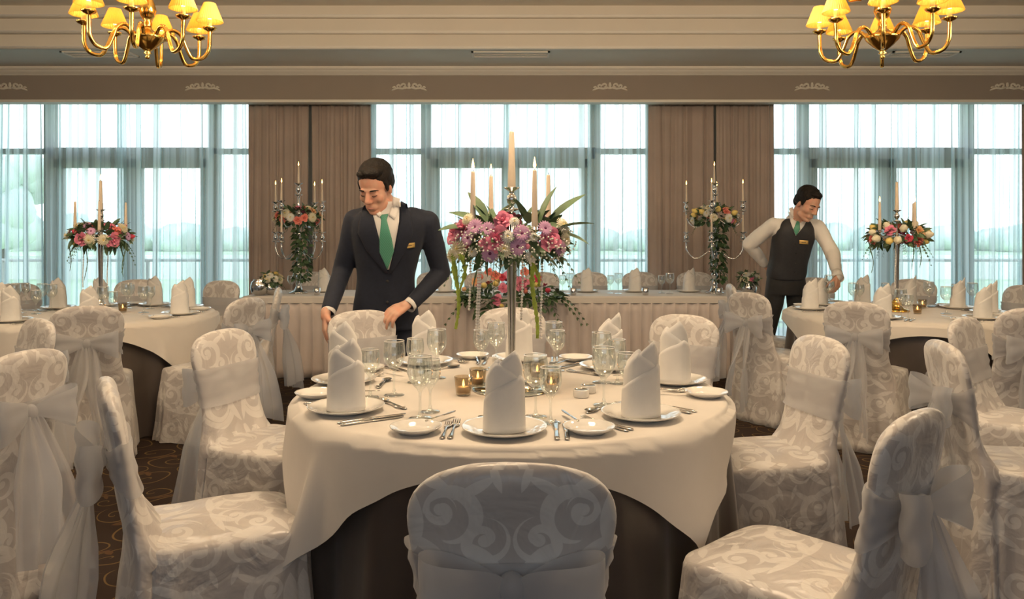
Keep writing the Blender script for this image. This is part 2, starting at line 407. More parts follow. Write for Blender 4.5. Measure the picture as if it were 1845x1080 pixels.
# ceiling: high field, three coffer steps down to the soffit over the windows
c = MB(); zs = Zp(122, 8.2)
prof = [(8.95, zs), (7.315, zs), (7.315, Zp(62, 7.315))]
y = 7.315; z = Zp(62, 7.315)
for ya, yb in ((58, 34), (29, 10)):
    z += .012; y2 = (z - CH) * F / (HY - ya); prof.append((y2, z)); z = Zp(yb, y2); prof.append((y2, z)); y = y2
prof += [(-4.0, z), (-4.0, z + .12), (8.95, z + .12)]
ZC = z
c.rings([[(x, p[0], p[1]) for p in prof] for x in (-7.7, 7.7)], cap0=True, cap1=True)
struct(c.build('ceiling', PAINT, smooth=False))
for i, (yy, zz) in enumerate(((7.315, zs), (prof[3][0], prof[3][1]), (prof[5][0], prof[5][1]))):   # pale tubes added to stand for the lit edge lines of the steps
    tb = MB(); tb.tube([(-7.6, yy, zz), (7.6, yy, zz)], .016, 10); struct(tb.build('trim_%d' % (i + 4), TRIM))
# pelmet with crown moulding and lower bead
z0, z1 = Zp(180, 8.2), Zp(136, 8.2)
pel = sbox('trim_1', PELMET, -7.6, 7.6, 8.2, 8.32, z0, zs)
cm = MB(); pr = [(8.2, z1), (8.185, z1), (8.175, z1 + .012), (8.15, z1 + .03), (8.135, z1 + .05), (8.12, z1 + .055), (8.12, zs), (8.2, zs)]
cm.rings([[(x, a, b) for a, b in pr] for x in (-7.6, 7.6)], cap0=True, cap1=True); struct(cm.build('trim_2', TRIM, smooth=False))
cm = MB(); zb = Zp(185, 8.2); pr = [(8.2, z0), (8.178, z0), (8.17, z0 - .01), (8.17, zb), (8.32, zb), (8.32, z0)]
cm.rings([[(x, a, b) for a, b in pr] for x in (-7.6, 7.6)], cap0=True, cap1=True); struct(cm.build('trim_3', TRIM, smooth=False))
# scroll ornaments on the pelmet
def ornament():
    m = MB()
    for s in (-1, 1):
        for (x0, z0_, r, t0, t1, sc) in ((.055, .012, .028, 0, 5.2, 1), (.115, .004, .022, pi, pi + 5.0, -1), (.155, -.012, .016, 0, 4.6, 1)):
            pts = []; rad = []
            for k in range(13):
                q = k / 12; a = t0 + (t1 - t0) * q * sc; rr = r * (1 - .75*q)
                pts.append((s * (x0 + rr*cos(a)), 0, z0_ + rr*sin(a))); rad.append(.0125 * (1 - .35*q))
            m.tube(pts, rad, 6)
        m.tube([(s*.02, 0, -.005), (s*.07, 0, -.018), (s*.12, 0, -.012), (s*.17, 0, -.028), (s*.186, 0, -.036)], [.013, .013, .012, .010, .005], 6)
        m.tube([(s*.09, 0, 0), (s*.1, 0, .022), (s*.112, 0, .034)], [.007, .007, .002], 6)
    m.ell((0, 0, .02), (.016, .010, .022)); m.ell((0, 0, .04), (.012, .008, .010)); m.ell((0, 0, -.01), (.03, .008, .012))
    return m
om = ornament().mesh('scroll_ornament'); om.materials.append(ORN)
for px in (18, 365, 737, 1099, 1463, 1815):
    o = bpy.data.objects.new('scroll_ornament', om); COL.objects.link(o); o.location = (W(px, 8.2), 8.198, Zp(157, 8.2)); o.parent = pel
# ceiling air vents in the soffit
def vent(x0, x1, ya, yb, label):
    t = empty('ceiling_vent', ((x0 + x1)/2, (ya + yb)/2, zs), 0, label, 'air vent', 'slot vents in the ceiling soffit')
    hx, hy = (x1 - x0)/2, (yb - ya)/2
    m = MB().box(-hx, hx, -hy, -hy + .02, -.014, 0).box(-hx, hx, hy - .02, hy, -.014, 0).box(-hx, -hx + .02, -hy, hy, -.014, 0).box(hx - .02, hx, -hy, hy, -.014, 0)
    m.build('vent_frame', TRIM, t, smooth=False)
    MB().box(-hx + .015, hx - .015, -hy + .015, hy - .015, -.004, 0).build('vent_backing', WALLM, t, smooth=False)
    m = MB()
    for k in range(3): m.box(-hx + .02, hx - .02, -hy + .05 + k*.06, -hy + .066 + k*.06, -.012, -.002)
    m.build('vent_slat', TRIM, t, smooth=False)
vent(W(850, 7.55), W(990, 7.55), 7.45, 7.68, 'slot air vent in the soffit above the middle window')
vent(W(118, 7.55), W(240, 7.55), 7.45, 7.68, 'slot air vent in the soffit above the window by the unattended table')
vent(W(1600, 7.55), W(1722, 7.55), 7.45, 7.68, "slot air vent in the soffit above the waistcoated man's window")
# windows: frame, mullions, transom, door leaves, panes
for n, (a, b) in enumerate(WIN):
    cx = (-4.72, 0.0, 4.29)[n]
    if n == 0: ms = [W(92, YW), W(242, YW), W(388, YW)]
    elif n == 1: ms = [W(768, YW), W(920, YW), W(1072, YW)]
    else: ms = [W(1446, YW), W(1596, YW), W(1742, YW)]
    f = MB(); zt = 2.93
    f.box(a, b, YW - .05, YW + .05, zt, zt + .05); f.box(a, b, YW - .05, YW + .05, 0, .06)
    f.box(a, a + .06, YW - .05, YW + .05, 0, zt); f.box(b - .06, b, YW - .05, YW + .05, 0, zt)
    for x, hw in ((ms[0], .055), (ms[2], .055)): f.box(x - hw, x + hw, YW - .05, YW + .05, 0, zt)
    f.box(ms[0], ms[2], YW - .05, YW + .05, 2.17, 2.30); f.box(a, ms[0], YW - .05, YW + .05, 2.23, 2.29); f.box(ms[2], b, YW - .05, YW + .05, 2.23, 2.29)
    fr = struct(f.build('window_%d' % (n + 1), FRAME, smooth=False))
    for x0, x1 in ((ms[0] + .055, ms[1] - .004), (ms[1] + .004, ms[2] - .055)):
        d = MB(); d.box(x0, x0 + .10, YW - .04, YW + .03, .06, 2.17); d.box(x1 - .10, x1, YW - .04, YW + .03, .06, 2.17)
        d.box(x0, x1, YW - .04, YW + .03, 2.07, 2.17); d.box(x0, x1, YW - .04, YW + .03, .06, .22)
        dd = d.build('door_leaf', FRAME, fr, smooth=False)
        MB().box(x0 + .1, x1 - .1, YW - .004, YW + .002, .22, 2.07).build('pane', PANE, dd, smooth=False)
    for x0, x1, za, zb_ in ((a + .06, ms[0] - .055, .06, 2.23), (ms[2] + .055, b - .06, .06, 2.23), (a + .06, ms[0] - .055, 2.29, zt), (ms[2] + .055, b - .06, 2.29, zt), (ms[0] + .055, ms[2] - .055, 2.30, zt)):
        MB().box(x0, x1, YW - .004, YW + .002, za, zb_).build('pane', PANE, fr, smooth=False)
# curtains
def curtain(name, mat, x0, x1, Y, z0_, z1_, nf, amp, over, seed, label, group, cat, nz=10):
    rnd = random.Random(seed); ph = [rnd.uniform(0, 6.28) for _ in range(6)]; n = int(nf * 14)
    fr_ = [rnd.uniform(.7, 1.3) for _ in range(6)]
    rows = []
    for j in range(nz + 1):
        t = j / nz; z_ = lerp(z1_, z0_, t); g = .55 + .45*t; row = []
        for i in range(n + 1):
            u = i / n; a = 2*pi*nf*u + 1.1*sin(2*pi*3.1*u + ph[0]) + .8*sin(2*pi*7.3*u*fr_[1] + ph[1]) + .25*sin(3*t + 9*u + ph[4])
            A = amp * (.65 + .35*sin(2*pi*5.3*u*fr_[0] + ph[2]))
            yy = Y + g*A*sin(a) + .012*t*sin(2*pi*2*u + ph[3])
            xx = lerp(x0, x1, u) + g*over*sin(2*a + ph[5]) + .02*t*sin(2*pi*2.2*u + ph[3])
            row.append((xx, yy, z_))
        rows.append(row)
    m = MB(); m.rings(rows, close=False)
    o = m.build(name, mat, None, fix=False)
    uv = o.data.uv_layers.new(name='UVMap'); nn = n + 1
    for lp in o.data.loops:
        i = lp.vertex_index % nn; uv.data[lp.index].uv = (i / n * (x1 - x0) * 1.5 + seed*3.7, lp.vertex_index // nn / nz)
    return tag(o, label, cat, group)
ZH = 2.84
sh = [(W(-70, 8.6), W(222, 8.6), 'white sheer curtain panel next to the left edge of the room', 1), (W(214, 8.6), W(455, 8.6), 'white sheer curtain panel hanging behind the unattended round table', 2),
      (W(664, 8.6), W(920, 8.6), 'white sheer curtain panel behind the suited man', 3), (W(912, 8.6), W(1173, 8.6), 'white sheer curtain panel behind the middle of the long table', 4),
      (W(1390, 8.6), W(1608, 8.6), 'white sheer curtain panel behind the waistcoated man', 5), (W(1600, 8.6), W(1920, 8.6), "white sheer curtain panel farthest behind the waistcoated man's table", 6)]
sh[0] = (sh[0][0], sh[0][1], 'white sheer curtain panel farthest from the long table, behind the unattended table', 1)
sh[1] = (sh[1][0], sh[1][1], 'white sheer curtain panel beside the drape at the unattended table', 2)
for a, b, l, s in sh: curtain('sheer_curtain', SHEER, a, b, 8.57 + .09*(s % 2), 0.02, ZH, (b - a)*9, .030, .020, s, l, 'sheer voile panels', 'curtain')
for a, b, l, s in ((W(448, 8.46), W(556, 8.46), 'beige drape on the window side of the candelabra near the suited man', 11), (W(561, 8.46), W(668, 8.46), 'beige drape directly behind the suited man', 12),
                   (W(1168, 8.46), W(1285, 8.46), 'beige drape beside the middle window, away from the waistcoated man', 13), (W(1290, 8.46), W(1394, 8.46), 'beige drape next to the waistcoated man', 14),
                   (W(1841, 8.46), W(1960, 8.46), 'beige drape at the far edge past the waistcoated man\'s table', 15)):
    o = curtain('drape', DRAPE, a, b, 8.46, 0.01, ZH, (b - a)*8.5, .035, .006, s, l, 'full length drapes', 'curtain'); solid(o, .004)
# ---------------- outside ----------------
LAWN = plain('lawn_grass', (0.42, 0.52, 0.33), .9, .15, .5); HAZED_TREE = plain('hazed_tree_green', (0.58, 0.65, 0.59), .9, .3, .6); WHT = plain('white_render', (0.8, 0.8, 0.78), .8)  # tree colour paled so that it carries the distance haze
TERR = plain('terrace_paving', (0.45, 0.44, 0.42), .8, .1, 3)
sbox('terrace_floor', TERR, -16, 16, 9.07, 11.0, -.1, -.02)
struct(MB().grid(lambda u, v: (lerp(-90, 90, u), lerp(11.0, 120, v), -.12), 3, 3).build('lawn', LAWN, smooth=False, fix=False))
sbox('boundary_wall', WHT, -22, 22, 24.0, 24.3, -.12, .62)
rt = empty('terrace_railing', (0, 10.6, -.02), 0, 'grey metal terrace railing outside the windows', 'railing')
m = MB(); m.tube([(-9, 0, .97), (9, 0, .97)], .022, 8); m.build('top_rail', FRAME, rt)
m = MB(); m.tube([(-9, 0, .12), (9, 0, .12)], .014, 8); m.build('bottom_rail', FRAME, rt)
for k in range(10): MB().box(-9 + k*2 - .02, -9 + k*2 + .02, -.02, .02, 0, .96).build('post', FRAME, rt, smooth=False)
rnd = random.Random(3)
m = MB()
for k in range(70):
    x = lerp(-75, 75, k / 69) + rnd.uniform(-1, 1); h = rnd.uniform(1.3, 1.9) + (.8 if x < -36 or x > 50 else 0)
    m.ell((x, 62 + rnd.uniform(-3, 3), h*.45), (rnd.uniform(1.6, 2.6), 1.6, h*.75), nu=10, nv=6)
o = m.build('treeline', HAZED_TREE); tag(o, 'hazy line of trees beyond the lawn', 'trees', kind='stuff')
for k, (x, yy, h) in enumerate(((-14.6, 22, 4.4), (-17.5, 24, 5.4))):
    t = empty('garden_tree', (x, yy, -.12), 0, ('smaller' if k == 0 else 'taller') + ' hazy garden tree outside beyond the unattended table', 'tree')
    m = MB(); m.tube([(0, 0, 0), (.05, 0, h*.5)], [.18, .1], 8); m.build('tree_trunk', plain('bark%d' % k, (.12, .09, .07), .9), t)
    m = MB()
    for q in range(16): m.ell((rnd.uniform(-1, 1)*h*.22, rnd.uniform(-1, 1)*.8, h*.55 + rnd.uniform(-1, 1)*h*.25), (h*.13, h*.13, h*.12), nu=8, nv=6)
    m.build('foliage', HAZED_TREE, t)
# ================= ROUND TABLES =================
TZ = 0.75; R0 = 0.76
TABLES = {'main': (0.0, 2.836, -1), 'near': (-2.93, 5.5, 21), 'far': (2.82, 5.65, -14)}
TNAME = {'main': 'the nearest round table', 'near': 'the unattended round table', 'far': "the waistcoated man's round table"}
def under_cloth(R, H, seed):
    rnd = random.Random(seed); n = 168; ph = [rnd.uniform(0, 6.28) for _ in range(5)]; rows = []
    for j in range(19):
        row = []
        for i in range(n):
            a = 2*pi*i/n
            if j < 4: r = R*(.25 + .25*j); z = H
            else:
                t = (j - 4) / 14; z = lerp(H - .012, .006, t)
                w_ = sin(17*a + ph[0] + .9*sin(3*a + ph[1])) * .65 + .35*sin(29*a + ph[2])
                r = R + .010 + t**.7 * (.040 + .048*w_) + .012*t*sin(5*a + ph[3])
            row.append((r*cos(a), r*sin(a), z))
        rows.append(row)
    return MB().rings(rows, cap0=True)
def over_cloth(R, H, a_half, rot, seed, ox=0.0, oy=0.0):
    rnd = random.Random(seed); n = 240; ph = [rnd.uniform(0, 6.28) for _ in range(6)]; rows = []
    ne = 16
    for j in range(5 + ne):
        row = []
        for i in range(n):
            a = 2*pi*i/n; b = a - rot; cb, sb = cos(b), sin(b)
            L = min(((a_half + (ox if cb > 0 else -ox)) / max(abs(cb), 1e-6)), ((a_half + (oy if sb > 0 else -oy)) / max(abs(sb), 1e-6))); L = max(L, R + .03)
            if j < 5: r = (R - .012)*(.2 + .2*j); z = H
            else:
                t = (j - 4) / ne; s = (L - R + .012) * t; q = min(s / .03, 1)*pi/2 ; rb = .019
                if s < .03: r = R - .012 + rb*sin(q); z = H - rb*(1 - cos(q))
                else:
                    d = s - .03 + rb
                    r = R + .007; z = H - d
                    corner = (1 - min(abs(cos(2*b)), 1))       # 1 at mid side? (corner where cos2b = 0)
                    cn = max(0, 1 - abs(((b - pi/4) % (pi/2) + pi/4) % (pi/2) - pi/4) / .42)
                    fold = d * (.34*sin(14*a + ph[0] + sin(2*a + ph[1])) * (.35 + .65*cn) + .10*sin(23*a + ph[2]))
                    r += d*(.06 + .10*cn) + fold*.62
                    a += fold*.25*cos(14*a + ph[0])
                    r = max(r, R + .028 + .035*min(d/.3, 1))
            row.append((r*cos(a), r*sin(a), z))
        rows.append(row)
    return MB().rings(rows, cap0=True)
for key, (tx, ty, rot) in TABLES.items():
    nm = TNAME[key]; sd = {'main': 1, 'near': 2, 'far': 3}[key]
    t = empty('round_table', (tx, ty, 0), 0, 'round banquet table beneath the cloths, ' + {'main': 'nearest the camera', 'near': 'with nobody standing at it', 'far': 'with the waistcoated man at it'}[key], 'table', 'round banquet tables')
    MB().lathe([(0, TZ - .035), (R0 - .02, TZ - .035), (R0 - .012, TZ - .02), (R0 - .02, TZ - .006), (0, TZ - .006)], 48).build('tabletop', WALLM, t)
    for k in range(4):
        a = pi/4 + k*pi/2; MB().tube([(.45*cos(a), .45*sin(a), TZ - .035), (.52*cos(a), .52*sin(a), 0)], .014, 8).build('leg', STEEL, t)
    o = under_cloth(R0 - .022, TZ - .003, sd).build('floor_length_tablecloth', TAUPE); o.location = (tx, ty, 0)
    tag(o, 'dark taupe floor-length undercloth on ' + nm, 'tablecloth', 'taupe undercloths')
    o = over_cloth(R0, TZ, .822 if key == 'main' else .838, math.radians(rot), sd + 4, -.06 if key == 'main' else 0, 0).build('square_tablecloth', LINEN); o.location = (tx, ty, 0)
    tag(o, 'white square linen topcloth spread over ' + nm, 'tablecloth', 'white topcloths')
# ================= LONG HEAD TABLE =================
HTX0, HTX1, HTY0, HTY1 = -2.42, 2.27, 7.0, 7.76
t = empty('long_table', ((HTX0 + HTX1)/2, (HTY0 + HTY1)/2, 0), 0, 'long straight head table in front of the windows', 'table')
hx, hy = (HTX1 - HTX0)/2, (HTY1 - HTY0)/2
MB().box(-hx + .02, hx - .02, -hy + .02, hy - .02, TZ - .05, TZ - .01).build('tabletop', WALLM, t, smooth=False)
for sx in (-1, 0, 1):
    for sy in (-1, 1): MB().tube([(sx*(hx - .15), sy*(hy - .1), 0), (sx*(hx - .15), sy*(hy - .1), TZ - .05)], .015, 8).build('leg', STEEL, t)
# pleated skirt round three sides
per = []; 
L1, L2 = 2*hx, 2*hy; total = L1 + 2*L2; n = 900; rows = []; rnd = random.Random(5); ph = [rnd.uniform(0, 6) for _ in range(4)]
for j in range(9):
    tt = j / 8; z = lerp(TZ - .055, .008, tt); row = []
    for i in range(n + 1):
        s = total * i / n
        if s < L2: x, y, nx, ny = -hx, hy - s, -1, 0
        elif s < L2 + L1: x, y, nx, ny = -hx + (s - L2), -hy, 0, -1
        else: x, y, nx, ny = hx, -hy + (s - L2 - L1), 1, 0
        q = 2*pi*s/.105 + 1.0*sin(s*3.1 + ph[0]) + .5*sin(s*9 + ph[2]); wv = .012 + (.010 + .014*tt)*sin(q) + .006*tt*sin(q*.37 + ph[1])
        sh_ = .014*cos(q)*(.5 + .5*tt)
        row.append((x + nx*wv - ny*sh_, y + ny*wv + nx*sh_, z))
    rows.append(row)
o = MB().rings(rows, close=False).build('pleated_skirt', SKIRT, t, fix=False); solid(o, .002)
o = MB()
o.rings([[(-hx - e, -hy - e, z), (hx + e, -hy - e, z), (hx + e, hy + e, z), (-hx - e, hy + e, z)] for e, z in ((.022, TZ - .062), (.022, TZ - .012), (.012, TZ), (-.1, TZ))], cap1=True)
o = o.build('top_cloth', LINEN, smooth=False); o.location = t.location; tag(o, 'white linen cloth laid over the long head table', 'tablecloth')
# ================= BANQUET CHAIRS =================
def chair_yc(z): return -.205 - max(0, z - .45)*.17
def chair_hw(z):
    w_ = interp(z, [(0, .246), (.2, .230), (.38, .214), (.45, .204), (.52, .182), (.60, .172), (.68, .174), (.75, .184), (.80, .190), (.92, .190)])
    zt, b = .912, .125
    if z > zt - b: w_ *= max(1 - ((z - (zt - b)) / b)**3.0, 0)**(1/2.6)
    return w_
def chair_back(seed):
    off = Vector((seed*3.1, seed*1.7, 0)); rows = []; N = 56
    zl = [.004, .05, .10, .15, .20, .25, .30, .34, .37] + [.40 + .02*k for k in range(20)] + [.795, .81, .825, .84, .855, .868, .88, .89, .898, .904, .908, .9105, .9118]
    for z in zl:
        w_ = chair_hw(z); tp = 1 if z < .86 else sqrt(max(1 - ((z - .86)/.0525)**2, .02))
        tb = .030*tp; tf = .026*tp + .085*exp(-((z - .44)/.055)) * (1 if z > .44 else 1)
        tf = min(tf, .16); row = []
        if z < .44: tf = .05; tb = .030 + .045*(.44 - z)/.44
        for i in range(N):
            a = 2*pi*i/N; x = w_*sgnpow(cos(a), .62); s = sin(a); y = (tf if s > 0 else tb)*sgnpow(s, .8)
            p = Vector((x, y + chair_yc(z), z))
            nz_ = noise.noise(Vector((p.x*9, p.y*9, p.z*5)) + off)*.006 + noise.noise(Vector((p.x*26, p.y*20, p.z*9)) + off)*.0028
            dirv = Vector((cos(a), 1.4*sin(a), 0)); p += dirv*nz_*min(1, tp + .2)
            if z < .42 and s < 0:
                q = (.42 - z)/.42; p.y += q*(.012*sin(x*46 + seed) + .008*sin(x*88 + 2*seed)); p.x += q*.006*sin(x*60 + seed)
            if .42 < z < .60 and s > 0: p.y += .010*sin(x*52 + 1.5*seed)*exp(-abs(z - .50)/.05)   # gathers into the seat
            row.append(p)
        rows.append(row)
    return MB().rings(rows, cap0=True, cap1=True)
def chair_seat(seed):
    off = Vector((seed*2.3, 9.1, seed)); rows = []; N = 96; rnd = random.Random(seed); ph = [rnd.uniform(0, 6) for _ in range(5)]
    prof = [(.004, .243, 1), (.05, .240, 1), (.10, .236, 1), (.16, .232, 1), (.22, .228, 1), (.28, .225, 1), (.33, .221, 1), (.38, .217, 1), (.42, .214, 1), (.443, .212, 1), (.455, .208, 1), (.464, .199, 1), (.470, .185, 1), (.476, .16, 1), (.481, .12, 1), (.484, .07, 1), (.485, .02, 1)]
    for z, h, _ in prof:
        row = []; d = max(0, .45 - z)/.45
        for i in range(N):
            a = 2*pi*i/N; ex = .36 if z < .47 else .5
            x = h*sgnpow(cos(a), ex); y = .018 + (h*1.12)*sgnpow(sin(a), ex)
            f = d**.8*(.010*sin(11*a + ph[0] + .8*sin(3*a + ph[1])) + .007*sin(19*a + ph[2]))
            cn = abs(sin(2*a))**6; f += d*.012*cn*sin(34*a + ph[3])
            g = noise.noise(Vector((x*7, y*7, z*5)) + off)*.007
            x += cos(a)*(f + g); y += sin(a)*(f + g)
            zz = z + (noise.noise(Vector((x*8, y*8, 4)) + off)*.006 if z > .45 else 0) + (-.012*max(0, (y - .16)/.1) if z > .46 else 0)
            if z > .45 and y < -.05: zz += .010*max(0, (-y - .05)/.15)
            row.append((x, y, zz))
        rows.append(row)
    return MB().rings(rows, cap1=True)
def chair_sash(seed):
    rows = []; N = 72; off = Vector((seed, 3.3, 0))
    for k in range(9):
        t = k / 8; z0_ = lerp(.615, .768, t); row = []
        for i in range(N):
            a = 2*pi*i/N; s = sin(a)
            z = z0_ - (.012*(abs(s) if s < 0 else 0)*(2*t - 1)*3 if s < 0 else 0)
            w_ = chair_hw(z) + .006; tb = .036; tf = .032 + .085*exp(-((z - .44)/.055))
            e = .0034*sin(t*pi*6 + 2*sin(a*2)) + (.0025 if k in (0, 8) else 0)
            x = (w_ + e)*sgnpow(cos(a), .62); y = ((tf if s > 0 else tb) + e)*sgnpow(s, .8)
            g = noise.noise(Vector((x*9, (y + chair_yc(z))*9, z*5)) + Vector((seed*3.1, seed*1.7, 0)))*.006
            row.append((x + cos(a)*g, y + chair_yc(z) + 1.4*s*g, z))
        rows.append(row)
    return MB().rings(rows)
def bow_loop(sd, seed):
    def fn(u, v):
        r = sin(pi*u)**.75; x = sd*(.012 + .15*sin(pi*u*.98)*1.0*(1 if u < 1 else 1)); y = -.012 - .030*sin(2*pi*u) - .03*r
        h = (.016 + .060*r) * (2*v - 1); z = h + .022*r - .030*r*r + .004*sin(9*v + 7*u + seed)*r
        return (x, y + .004*sin(11*v + seed)*r, z)
    return MB().grid(fn, 28, 12)
def bow_tail(sd, seed, length):
    def fn(u, v):
        wd = .018 + .052*min(u*2.2, 1)**.8; tw = 1.0*min(u*1.6, 1)*sd; x = sd*(.018 + .05*u**.8) + (2*v - 1)*wd*cos(tw); z = -u*length - .02*sd*(2*v - 1)*u
        y = -.018 - .015*sin(2*pi*(v*2.3 + .2*seed + .3*u)) * (.4 + u*.8) - .11*u*(1 - .4*u) - sd*(2*v - 1)*wd*sin(tw)*1.1 - .03*u
        return (x + .012*sin(5*u + seed)*u, y, z)
    return MB().grid(fn, 26, 14)
def chair_proto(seed):
    t = empty('banquet_chair', (0, 0, 0))
    b = chair_back(seed).build('back_cover', DAMASK, t, box_uv=1.0)
    s = chair_seat(seed).build('seat_cover', DAMASK, t, box_uv=1.0)
    chair_sash(seed).build('sash', ORGANZA, t)
    zb = .692; yb = chair_yc(zb) - .045
    bo = MB().ell((0, -.006, 0), (.026, .022, .030)).build('bow_knot', ORGANZA, t); bo.location = (0, yb, zb)
    for sd in (-1, 1):
        o = bow_loop(sd, seed).build('bow_loop', ORGANZA, t, fix=False); o.location = (0, yb, zb + .004)
        o = bow_tail(sd, seed + sd, .52 + .03*sd).build('bow_tail', ORGANZA, t, fix=False); o.location = (0, yb, zb - .01)
    return t
PROTO = [chair_proto(s) for s in (1, 2, 3)]; reg(); first_use = [True]*3; NCH = [0]
def chair(bx, by, fx, fy, label, group):                # (bx, by): the back's top; (fx, fy): the point the chair faces
    d = Vector((fx - bx, fy - by)).normalized(); k = NCH[0] % 3; NCH[0] += 1
    loc = (bx + d.x*.27, by + d.y*.27, 0); rz = atan2(d.y, d.x) - pi/2
    if first_use[k]:
        first_use[k] = False; o = PROTO[k]; o.location = loc; o.rotation_euler = (0, 0, rz); o['label'] = label; o['group'] = group
    else: o = dup(PROTO[k], None, loc, rz, label, group)
    o['category'] = 'chair'; return o
g0 = 'covered chairs round the nearest table'; mx, my = TABLES['main'][:2]
chair(0.0, 1.40, mx, my, 'cream damask covered chair with its back square to the camera', g0)
chair(-1.135, 2.185, mx, my, 'cream covered chair seen edge-on with its empty seat beside the hanging cloth corner', g0)
chair(.93, 1.80, mx, my, 'cream covered chair turned half away, its empty seat near the salt pots', g0)
chair(-1.23, 3.30, mx, my, 'cream covered chair facing the nearest table, standing before the unattended table', g0)
chair(-.80, 4.12, mx, my, 'cream covered chair whose back the suited man grips', g0)
chair(.0, 4.27, mx, my, 'cream covered chair directly behind the tall floral candelabra on the nearest table', g0)
chair(.87, 3.90, mx, my, 'cream covered chair at the nearest table, facing the camera in front of the long table', g0)
chair(1.23, 3.09, mx, my, 'cream covered chair facing the nearest table on the waistcoated man\'s side', g0)
g1 = 'covered chairs round the unattended table'; mx, my = TABLES['near'][:2]
chair(-3.33, 6.86, mx, my, 'covered chair at the back of the unattended table, just beyond its candelabra', g1)
chair(-2.52, 6.70, mx, my, 'covered chair at the unattended table nearest the drape, facing forward', g1)
chair(-4.08, 6.35, mx, my, 'covered chair at the far side of the unattended table, by the outer sheer curtain', g1)
chair(-1.70, 4.93, -3.2, 5.5, 'covered chair seen from behind at the unattended table, its skirted seat to one side', g1)
chair(-1.78, 5.85, -3.1, 5.5, 'covered chair seen side-on with a pale blue bow by the end of the long table', g1)
chair(-2.42, 4.40, -2.9, 5.5, 'lavender grey covered chair with its back to us at the unattended table', g1)
g2 = 'covered chairs of tables out of the picture'
chair(-2.29, 3.72, -3.05, 2.75, 'cream covered chair facing forward near the picture edge before the unattended table', g2)
chair(-1.72, 2.72, -3.1, 3.05, 'closest lavender grey chair with a large organza bow at the edge by the edge-on chair', g2)
chair(2.22, 3.77, 3.05, 2.75, "cream covered chair facing forward in front of the waistcoated man's table", g2)
chair(1.66, 2.95, 3.1, 2.72, 'closest edge-on chair with a large organza bow, on the waistcoated man\'s side', g2)
g3 = "covered chairs round the waistcoated man's table"; mx, my = TABLES['far'][:2]
chair(1.79, 6.27, 3.1, 6.12, 'edge-on covered chair between the long table and the waistcoated man', g3)
chair(1.66, 5.39, 2.7, 6.0, 'silvery covered chair turned half away in front of the waistcoated man\'s legs', g3)
chair(2.08, 4.66, mx, my, "lavender grey covered chair with its back to us at the waistcoated man's table", g3)
chair(2.86, 4.27, mx, my, "dark lavender covered chair at the picture edge, back to us at the waistcoated man's table", g3)
chair(3.60, 6.92, mx, my, "covered chair behind the candelabra of the waistcoated man's table", g3)
chair(4.06, 6.1, mx, my, "covered chair facing us at the outer side of the waistcoated man's table", g3)
chair(2.80, 7.15, mx, my, "covered chair beside the waistcoated man, behind the upright napkins", g3)
g4 = 'covered chairs behind the long table'
for px, lb in ((567, 'covered chair behind the long table, nearest the end candelabra on the suited man\'s side'), (783, 'covered chair behind the long table beside the suited man\'s arm'),
               (869, 'covered chair behind the long table just on the suited man\'s side of the floral runner'), (975, 'covered chair behind the long table, behind the floral runner beyond the tall candelabra'),
               (1062, 'covered chair behind the long table, first clear of the floral runner'), (1152, 'covered chair behind the long table between the two wine glass pairs'), (1250, 'covered chair behind the long table next to the candelabra near the waistcoated man')):
    chair(W(px, 8.22), 8.2 if px not in (869, 975) else 8.17, W(px, 8.2), 7.0, lb, g4)
# ================= TABLEWARE =================
def plate_mesh(R, name='dinner_plate'):
    k = R/.123
    m = MB().lathe([(0, .004), (.075*k, .004), (.083*k, .007), (.092*k, .013), (.118*k, .019), (.123*k, .0205), (.1235*k, .019), (.119*k, .015), (.09*k, .006), (.078*k, 0), (0, 0)], 56)
    me = m.mesh(name); me.materials.append(PORC); return me
def glass_mesh(h, rb, name):
    bh = h*.52; z0 = h - bh
    out = [(0, .004), (rb*.30, .0045), (rb*.8, .0025), (rb*.92, .0015), (rb*.92, 0), (0, 0)]
    m = MB().lathe([(.0, 0), (rb*.92, 0), (rb*.93, .0015), (rb*.8, .003), (rb*.3, .006), (.006, .012), (.0042, .025), (.0040, z0*.6), (.0048, z0 - .012), (.010, z0 - .002),
                    (rb*.55, z0 + bh*.10), (rb*.85, z0 + bh*.27), (rb*.985, z0 + bh*.46), (rb, z0 + bh*.58), (rb*.97, z0 + bh*.78), (rb*.90, h - .001), (rb*.895, h), (rb*.88, h - .001),
                    (rb*.95, z0 + bh*.78), (rb*.98, z0 + bh*.58), (rb*.96, z0 + bh*.46), (rb*.82, z0 + bh*.28), (rb*.5, z0 + bh*.12), (0, z0 + bh*.05)], 40)
    me = m.mesh(name); me.materials.append(GLASS); return me
def rim_glint_mesh(h, rb):                                   # white ring added on the lip in place of the glass's glint
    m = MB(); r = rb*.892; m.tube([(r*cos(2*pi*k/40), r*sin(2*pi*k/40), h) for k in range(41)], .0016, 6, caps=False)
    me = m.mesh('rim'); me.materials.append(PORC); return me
def bar(prof, th=.0025, bend=None):                    # flat bar: prof = [(y, half width, z)], lies along +y
    rs = []
    for y, w_, z in prof: rs.append([(-w_, y, z), (-w_*.5, y, z + th), (w_*.5, y, z + th), (w_, y, z), (w_*.5, y, z - .0006), (-w_*.5, y, z - .0006)])
    return MB().rings(rs, cap0=True, cap1=True)
